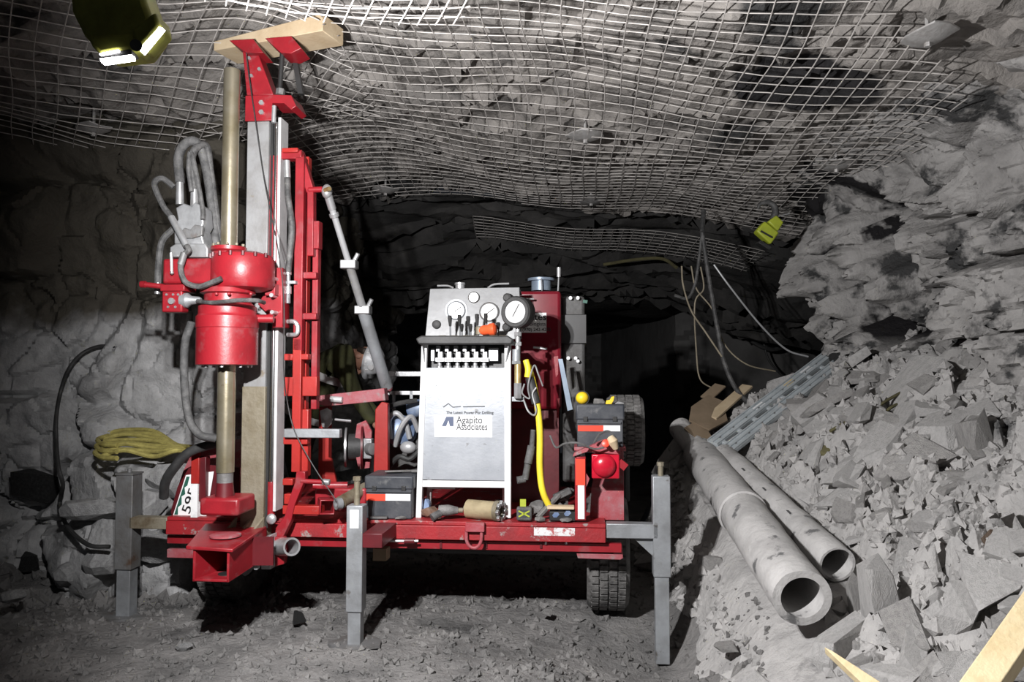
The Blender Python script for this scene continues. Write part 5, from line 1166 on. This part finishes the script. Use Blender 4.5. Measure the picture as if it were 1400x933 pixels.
b = MB(); b.tube(spline([at(1058, 300, YL + .03), at(1060, 286, YL + .03), at(1052, 277, YL + .03), at(1040, 279, YL + .03), at(1036, 286, YL + .04)], 6), [.03 - .0008 * i for i in range(25)], 10); b.build('hook', 'hose', ll)
b = MB(); b.bar(at(1064, 296, YL), at(1080, 292, YL), .008, .008); b.build('switch_rod', 'silver', ll)

# =================================================================== LEFT SIDE
rp = thing('rope_coil', 'flat coil of yellow hose lying on the rock ledge left of the drill', 'hose coil', at(200, 620, 4.75), WORLD)
rng = random.Random(21)
for k in range(8):
    y0 = 594 + k * 4.2; pts_ = []
    dy = .25 - .07 * k; x0 = 138 + rng.uniform(-4, 10); xm = 200
    lst = [at(x0, y0 + rng.uniform(-3, 3), 4.85 + dy), at(170, y0 - 6 + rng.uniform(-2, 2), 4.88 + dy), at(210, y0 - 4 + k * .5 + rng.uniform(-2, 2), 4.84 + dy * .8), at(240, 608 + k * 1.2, 4.72 + dy * .5), at(262, 612 + k, 4.60 + .02 * k)]
    b = MB(); b.tube(spline(lst, 7), .015, 8); b.build('hose_loop', 'yellow_rope', rp)
for k in range(3):
    y0 = 596 + k * 9; lst = [at(148 - 3 * k, y0, 5.0 - .12 * k), at(134 - 2 * k, y0 + 5, 4.9 - .12 * k), at(140, y0 + 12, 4.75 - .1 * k), at(160, y0 + 13, 4.7 - .1 * k)]
    b = MB(); b.tube(spline(lst, 6), .015, 8); b.build('hose_loop', 'yellow_rope', rp)
lc = MB(); lc.tube(spline([on_wall(158, 475, .0), on_wall(135, 474, .06), on_wall(112, 484, .1), on_wall(94, 505, .12), on_wall(83, 535, .14), on_wall(77, 570, .14), on_wall(77, 605, .14), on_wall(80, 640, .12), on_wall(86, 664, .1), on_wall(82, 690, .1), on_wall(92, 720, .1), on_wall(120, 745, .12), on_wall(150, 748, .15)], 6), .013, 8)
solo(lc, 'drooping_cable', 'black_rubber', 'black cable drooping in a big arc down the left rock wall', 'cable', f=WORLD)

# =================================================================== ROCKS
def rock_mesh(name, seed, flat, m_, pts_n=16, rounded=False):
    r2 = random.Random(seed); bm = bmesh.new()
    if rounded:
        for _ in range(34):
            a = Vector((r2.gauss(0, 1), r2.gauss(0, 1), r2.gauss(0, 1))).normalized() * r2.uniform(.8, 1.05); bm.verts.new((a.x, a.y, a.z * flat))
    for sx_ in (() if rounded else (-1, 1)):
        for sy_ in (-1, 1):
            for sz_ in (-1, 1):                       # a broken block: jittered corners, some of them knocked off
                c = Vector((sx_ * r2.uniform(.45, 1.0), sy_ * r2.uniform(.4, .95), sz_ * flat * r2.uniform(.55, 1)))
                if r2.random() < .55: bm.verts.new(c)
                else:
                    bm.verts.new(c * Vector((r2.uniform(.45, .8), 1, 1))); bm.verts.new(c * Vector((1, r2.uniform(.45, .8), 1))); bm.verts.new(c * Vector((1, 1, r2.uniform(.3, .7))))
    for _ in range(max(0, pts_n - 12)): bm.verts.new((r2.uniform(-1.1, 1.1), r2.uniform(-1, 1), 0))
    bmesh.ops.convex_hull(bm, input=bm.verts)
    bmesh.ops.delete(bm, geom=[v_ for v_ in bm.verts if not v_.link_faces], context='VERTS')
    bmesh.ops.dissolve_limit(bm, angle_limit=R(14), verts=bm.verts, edges=bm.edges)
    me = bpy.data.meshes.new(name); bm.to_mesh(me); bm.free(); me.materials.append(MATS[m_]); return me
SLABS = [rock_mesh('rock', 100 + k, .22 + .05 * (k % 5), ['rock_pale', 'rock_pale', 'rock_mid'][k % 3], 14 + k % 5) for k in range(14)]
CHUNK = [rock_mesh('rock', 200 + k, .36 + .08 * (k % 4), ['rock_mid', 'rock_pale'][k % 2], 14) for k in range(8)]
COALS = [rock_mesh('coal', 300 + k, .7, 'coal', 13, k > 1) for k in range(4)]
LEFTR = [rock_mesh('rock', 400 + k, .65, 'rock_left', 8, True) for k in range(5)]
def nrm_at(x, y):
    e = .06; return Vector((floor_s(x - e, y) - floor_s(x + e, y), floor_s(x, y - e) - floor_s(x, y + e), 2 * e)).normalized()
def seg_d(p, a, b_):
    a = a.xy; b_ = b_.xy; d_ = b_ - a; t = max(0, min(1, (p - a).dot(d_) / d_.dot(d_))); return (p - a - d_ * t).length
rng = random.Random(7); placed = 0; tries = 0
GL = 'loose grey rock among the broken rubble of the right-hand slope'
while placed < 270 and tries < 9000:
    tries += 1
    x = rng.uniform(.92, 2.75); y = rng.uniform(2.2, 6.3); q = Vector((x, y))
    if floor_s(x, y) < (.0 if x > .98 and y < 4.2 else .06): continue
    if abs(x / y) > .70 + .05: continue
    sz = .035 + .10 * rng.random() ** 2 + (.07 if rng.random() < .1 else 0)
    if seg_d(q, A1 - (B1 - A1) * .03, B1) < .13 + sz * .7 or seg_d(q, A2 - (B2 - A2) * .12, B2) < .10 + sz * .8 or seg_d(q, ld0, ld1) < .12 + sz * .6: continue
    me = rng.choice(SLABS if rng.random() < .85 else CHUNK)
    o = bpy.data.objects.new('rubble_rock', me); COL.objects.link(o)
    n_ = (nrm_at(x, y) + Vector((rng.gauss(0, .22), rng.gauss(0, .22), rng.gauss(0, .1)))).normalized()
    o.rotation_mode = 'QUATERNION'; o.rotation_quaternion = n_.to_track_quat('Z', 'Y') @ Euler((0, 0, rng.uniform(0, 6.28))).to_quaternion()
    o.scale = (sz * rng.uniform(.9, 1.5), sz * rng.uniform(.7, 1.1), sz * rng.uniform(.8, 1.2))
    o.location = (x, y, floor_h(x, y) + sz * .10)
    
    zn = ('near the aluminium ladder' if y > 5.0 and x < 2.2 else 'high on the slope below the right wall' if y > 4.4 else 'left of the large pipe' if x < A1.x - .03 and y > 3.1 else
          'beside the corner timber post' if y < 2.75 else 'below the open pipe ends' if y < 3.3 and x < 1.75 else 'right of the two pipes' if x < 2.05 else 'at the right edge of the slope')
    tag(o, ('large ' if sz > .11 else 'small ' if sz < .065 else '') + ('flat grey rock slab ' if me in SLABS else 'blocky grey rock chunk ') + 'in the rubble ' + zn, 'rock', 'loose rocks on the rubble slope'); placed += 1
def hero(px, py, Y, sx, sy, sz, rot, me, label, nm='rock_slab', cat='rock', m_=None):
    p_ = at(px, py, Y)
    if px < 260 and py < 775: p_ = on_wall(px, py, sy * .45)
    if px > 1040 and py > 560:                      # lies on the bank: follow the sight line to its surface
        for i in range(200):
            p_ = at(px, py, 2.0 + i * .02)
            if p_.z < floor_s(p_.x, p_.y) + .03: break
        sx, sy, sz = sx * .78, sy * .78, sz * .7
        rot = (rot[0] * .6, rot[1] * .8, rot[2])
    o = bpy.data.objects.new(nm, me); COL.objects.link(o); o.location = p_; o.scale = (sx, sy, sz); o.rotation_euler = [R(a) for a in rot]
    if m_:
        me2 = me.copy(); me2.materials.clear(); me2.materials.append(MATS[m_]); o.data = me2
    return tag(o, label, cat)
hero(1175, 670, 3.95, .34, .16, .22, (22, -28, 25), SLABS[0], 'long flat grey slab above the thinner pipe')
hero(1080, 585, 4.9, .26, .20, .25, (20, -25, 10), SLABS[1], 'broad pale slab right of the ladder foot')
hero(1290, 590, 4.1, .28, .20, .4, (15, -30, 40), SLABS[3], 'large pale slab high on the rubble slope')
hero(1340, 660, 3.5, .20, .13, .3, (25, -20, -20), SLABS[6], 'thick grey slab on the upper right of the rubble')
hero(1250, 780, 3.15, .17, .14, .5, (18, -22, 60), CHUNK[1], 'blocky pale boulder right of the pipe ends')
hero(1205, 842, 2.95, .12, .10, .6, (5, -12, 15), CHUNK[3], 'pale blocky rock below the thinner pipe')
hero(1150, 880, 3.0, .19, .09, .28, (10, -24, 25), SLABS[4], 'flat pale slab in front of the large pipe end')
hero(1245, 900, 2.65, .14, .08, .35, (40, -40, 50), SLABS[7], 'upright tilted slab near the pointed stake')
hero(1310, 845, 2.75, .15, .09, .4, (30, -35, 40), SLABS[9], 'leaning slab left of the corner timber post')
hero(1375, 770, 2.95, .10, .08, .6, (10, -20, 10), CHUNK[5], 'brown rounded rock at the right edge of the rubble', 'boulder', 'rock', 'rock_brown')
hero(1335, 610, 3.9, .10, .10, .6, (10, -20, 10), CHUNK[2], 'dark block set in the upper rubble slope', 'boulder', 'rock', 'rock_mid')
hero(1172, 830, 3.35, .05, .05, .6, (10, -20, 10), CHUNK[4], 'small rock wedged between the two pipe ends', 'boulder')
# left boulders and coal
hero(48, 665, 4.93, .15, .10, .16, (8, 10, 5), COALS[0], 'black coal block sticking out of the left wall beside the cable', 'coal_block', 'coal')
hero(40, 770, 4.80, .075, .06, .10, (0, 6, 20), COALS[1], 'small black coal block low on the left wall', 'coal_block', 'coal')
hero(95, 785, 4.75, .10, .10, .12, (0, 8, 60), LEFTR[4], 'dark low boulder left of the left jack', 'boulder', 'rock')
hero(238, 655, 4.85, .17, .14, .20, (10, 12, 30), LEFTR[0], 'grey boulder under the yellow hose coil', 'boulder', 'rock')
hero(205, 690, 4.80, .12, .10, .16, (0, 20, 80), LEFTR[1], 'grey rounded rock beside the number plate fender', 'boulder', 'rock')
hero(135, 695, 4.95, .22, .12, .14, (4, 3, 25), LEFTR[3], 'large dark boulder behind the left jack', 'boulder', 'rock', 'rock_left')
hero(205, 745, 4.80, .24, .14, .18, (0, 4, -10), LEFTR[2], 'wide dusty boulder below the left crossbar', 'boulder', 'rock', 'rock_left')
hero(142, 768, 4.85, .14, .10, .14, (5, 0, 40), COALS[3], 'dark rock at the wall foot behind the left jack', 'boulder', 'rock', 'rock_left')
hero(18, 815, 4.35, .07, .06, .07, (0, 0, 20), LEFTR[3], 'small rock on the ground at the far left edge', 'boulder', 'rock')
hero(408, 845, 4.15, .04, .035, .05, (0, 0, 20), COALS[1], 'small shiny dark stone at the edge of the mast shadow', 'stone', 'rock')
hero(252, 885, 3.82, .045, .03, .03, (0, 0, 20), LEFTR[1], 'flat stone on the floor left of the mast shadow', 'stone', 'rock')
hero(748, 838, 4.35, .035, .03, .04, (0, 0, 70), SLABS[8], 'pale chip of stone on the floor under the deck edge', 'stone', 'rock')
hero(992, 885, 3.65, .06, .05, .05, (0, 0, 10), CHUNK[0], 'grey stone right of the right jack foot', 'stone', 'rock')
hero(975, 770, 4.35, .09, .07, .08, (0, 0, 10), CHUNK[6], 'rock at the shaded toe of the rubble left of the large pipe', 'boulder', 'rock')

# small rubble and floor grit: too many to count
def grit(name, label, n, fn, m_, s0, s1, seed):
    r2 = random.Random(seed); b = MB()
    base = [Vector(v_) for v_ in ((1, .1, 0), (-.9, .3, .1), (.1, 1, -.1), (0, -.9, .15), (.2, .1, .7), (-.1, -.1, -.7))]
    F_ = [(0, 2, 4), (2, 1, 4), (1, 3, 4), (3, 0, 4), (2, 0, 5), (1, 2, 5), (3, 1, 5), (0, 3, 5)]
    k = 0
    while k < n:
        x, y = fn(r2)
        if x is None: continue
        s_ = s0 + (s1 - s0) * r2.random() ** 3; e = Euler((r2.uniform(0, 6), r2.uniform(0, 6), r2.uniform(0, 6))).to_matrix(); z = floor_h(x, y) + s_ * .15
        b.add([e @ Vector((v_.x * s_ * r2.uniform(.7, 1.3), v_.y * s_ * r2.uniform(.6, 1.2), v_.z * s_)) + Vector((x, y, z)) for v_ in base], F_); k += 1
    o = b.build(name, m_, None, smooth=False, fix=False); return tag(o, label, 'rubble', kind='stuff')
def f1(r2):
    x = r2.uniform(.9, 2.85); y = r2.uniform(2.0, 6.4); q = Vector((x, y))
    if floor_s(x, y) < (-.05 if x > .98 and y < 4.2 else .04) or x / y > .78: return None, None
    if seg_d(q, A1, B1) < .14 or seg_d(q, A2 - (B2 - A2) * .1, B2) < .11: return None, None
    return x, y
grit('small_rubble', 'small grey broken stones filling the rubble slope', 7000, f1, 'rubble', .010, .050, 31)
def f2(r2):
    y = 3.0 + 3.2 * r2.random() ** 1.4; x = r2.uniform(-.72, .33) * y
    return (x, y) if floor_s(x, y) < .25 else (None, None)
grit('floor_grit', 'fine dark gravel scattered over the mine floor', 9000, f2, 'floor', .004, .032, 32)
def f3(r2): return r2.uniform(-3.6, -1.4), r2.uniform(4.55, 5.25)
grit('wall_debris', 'small dark debris along the foot of the left wall', 900, f3, 'floor', .012, .07, 33)
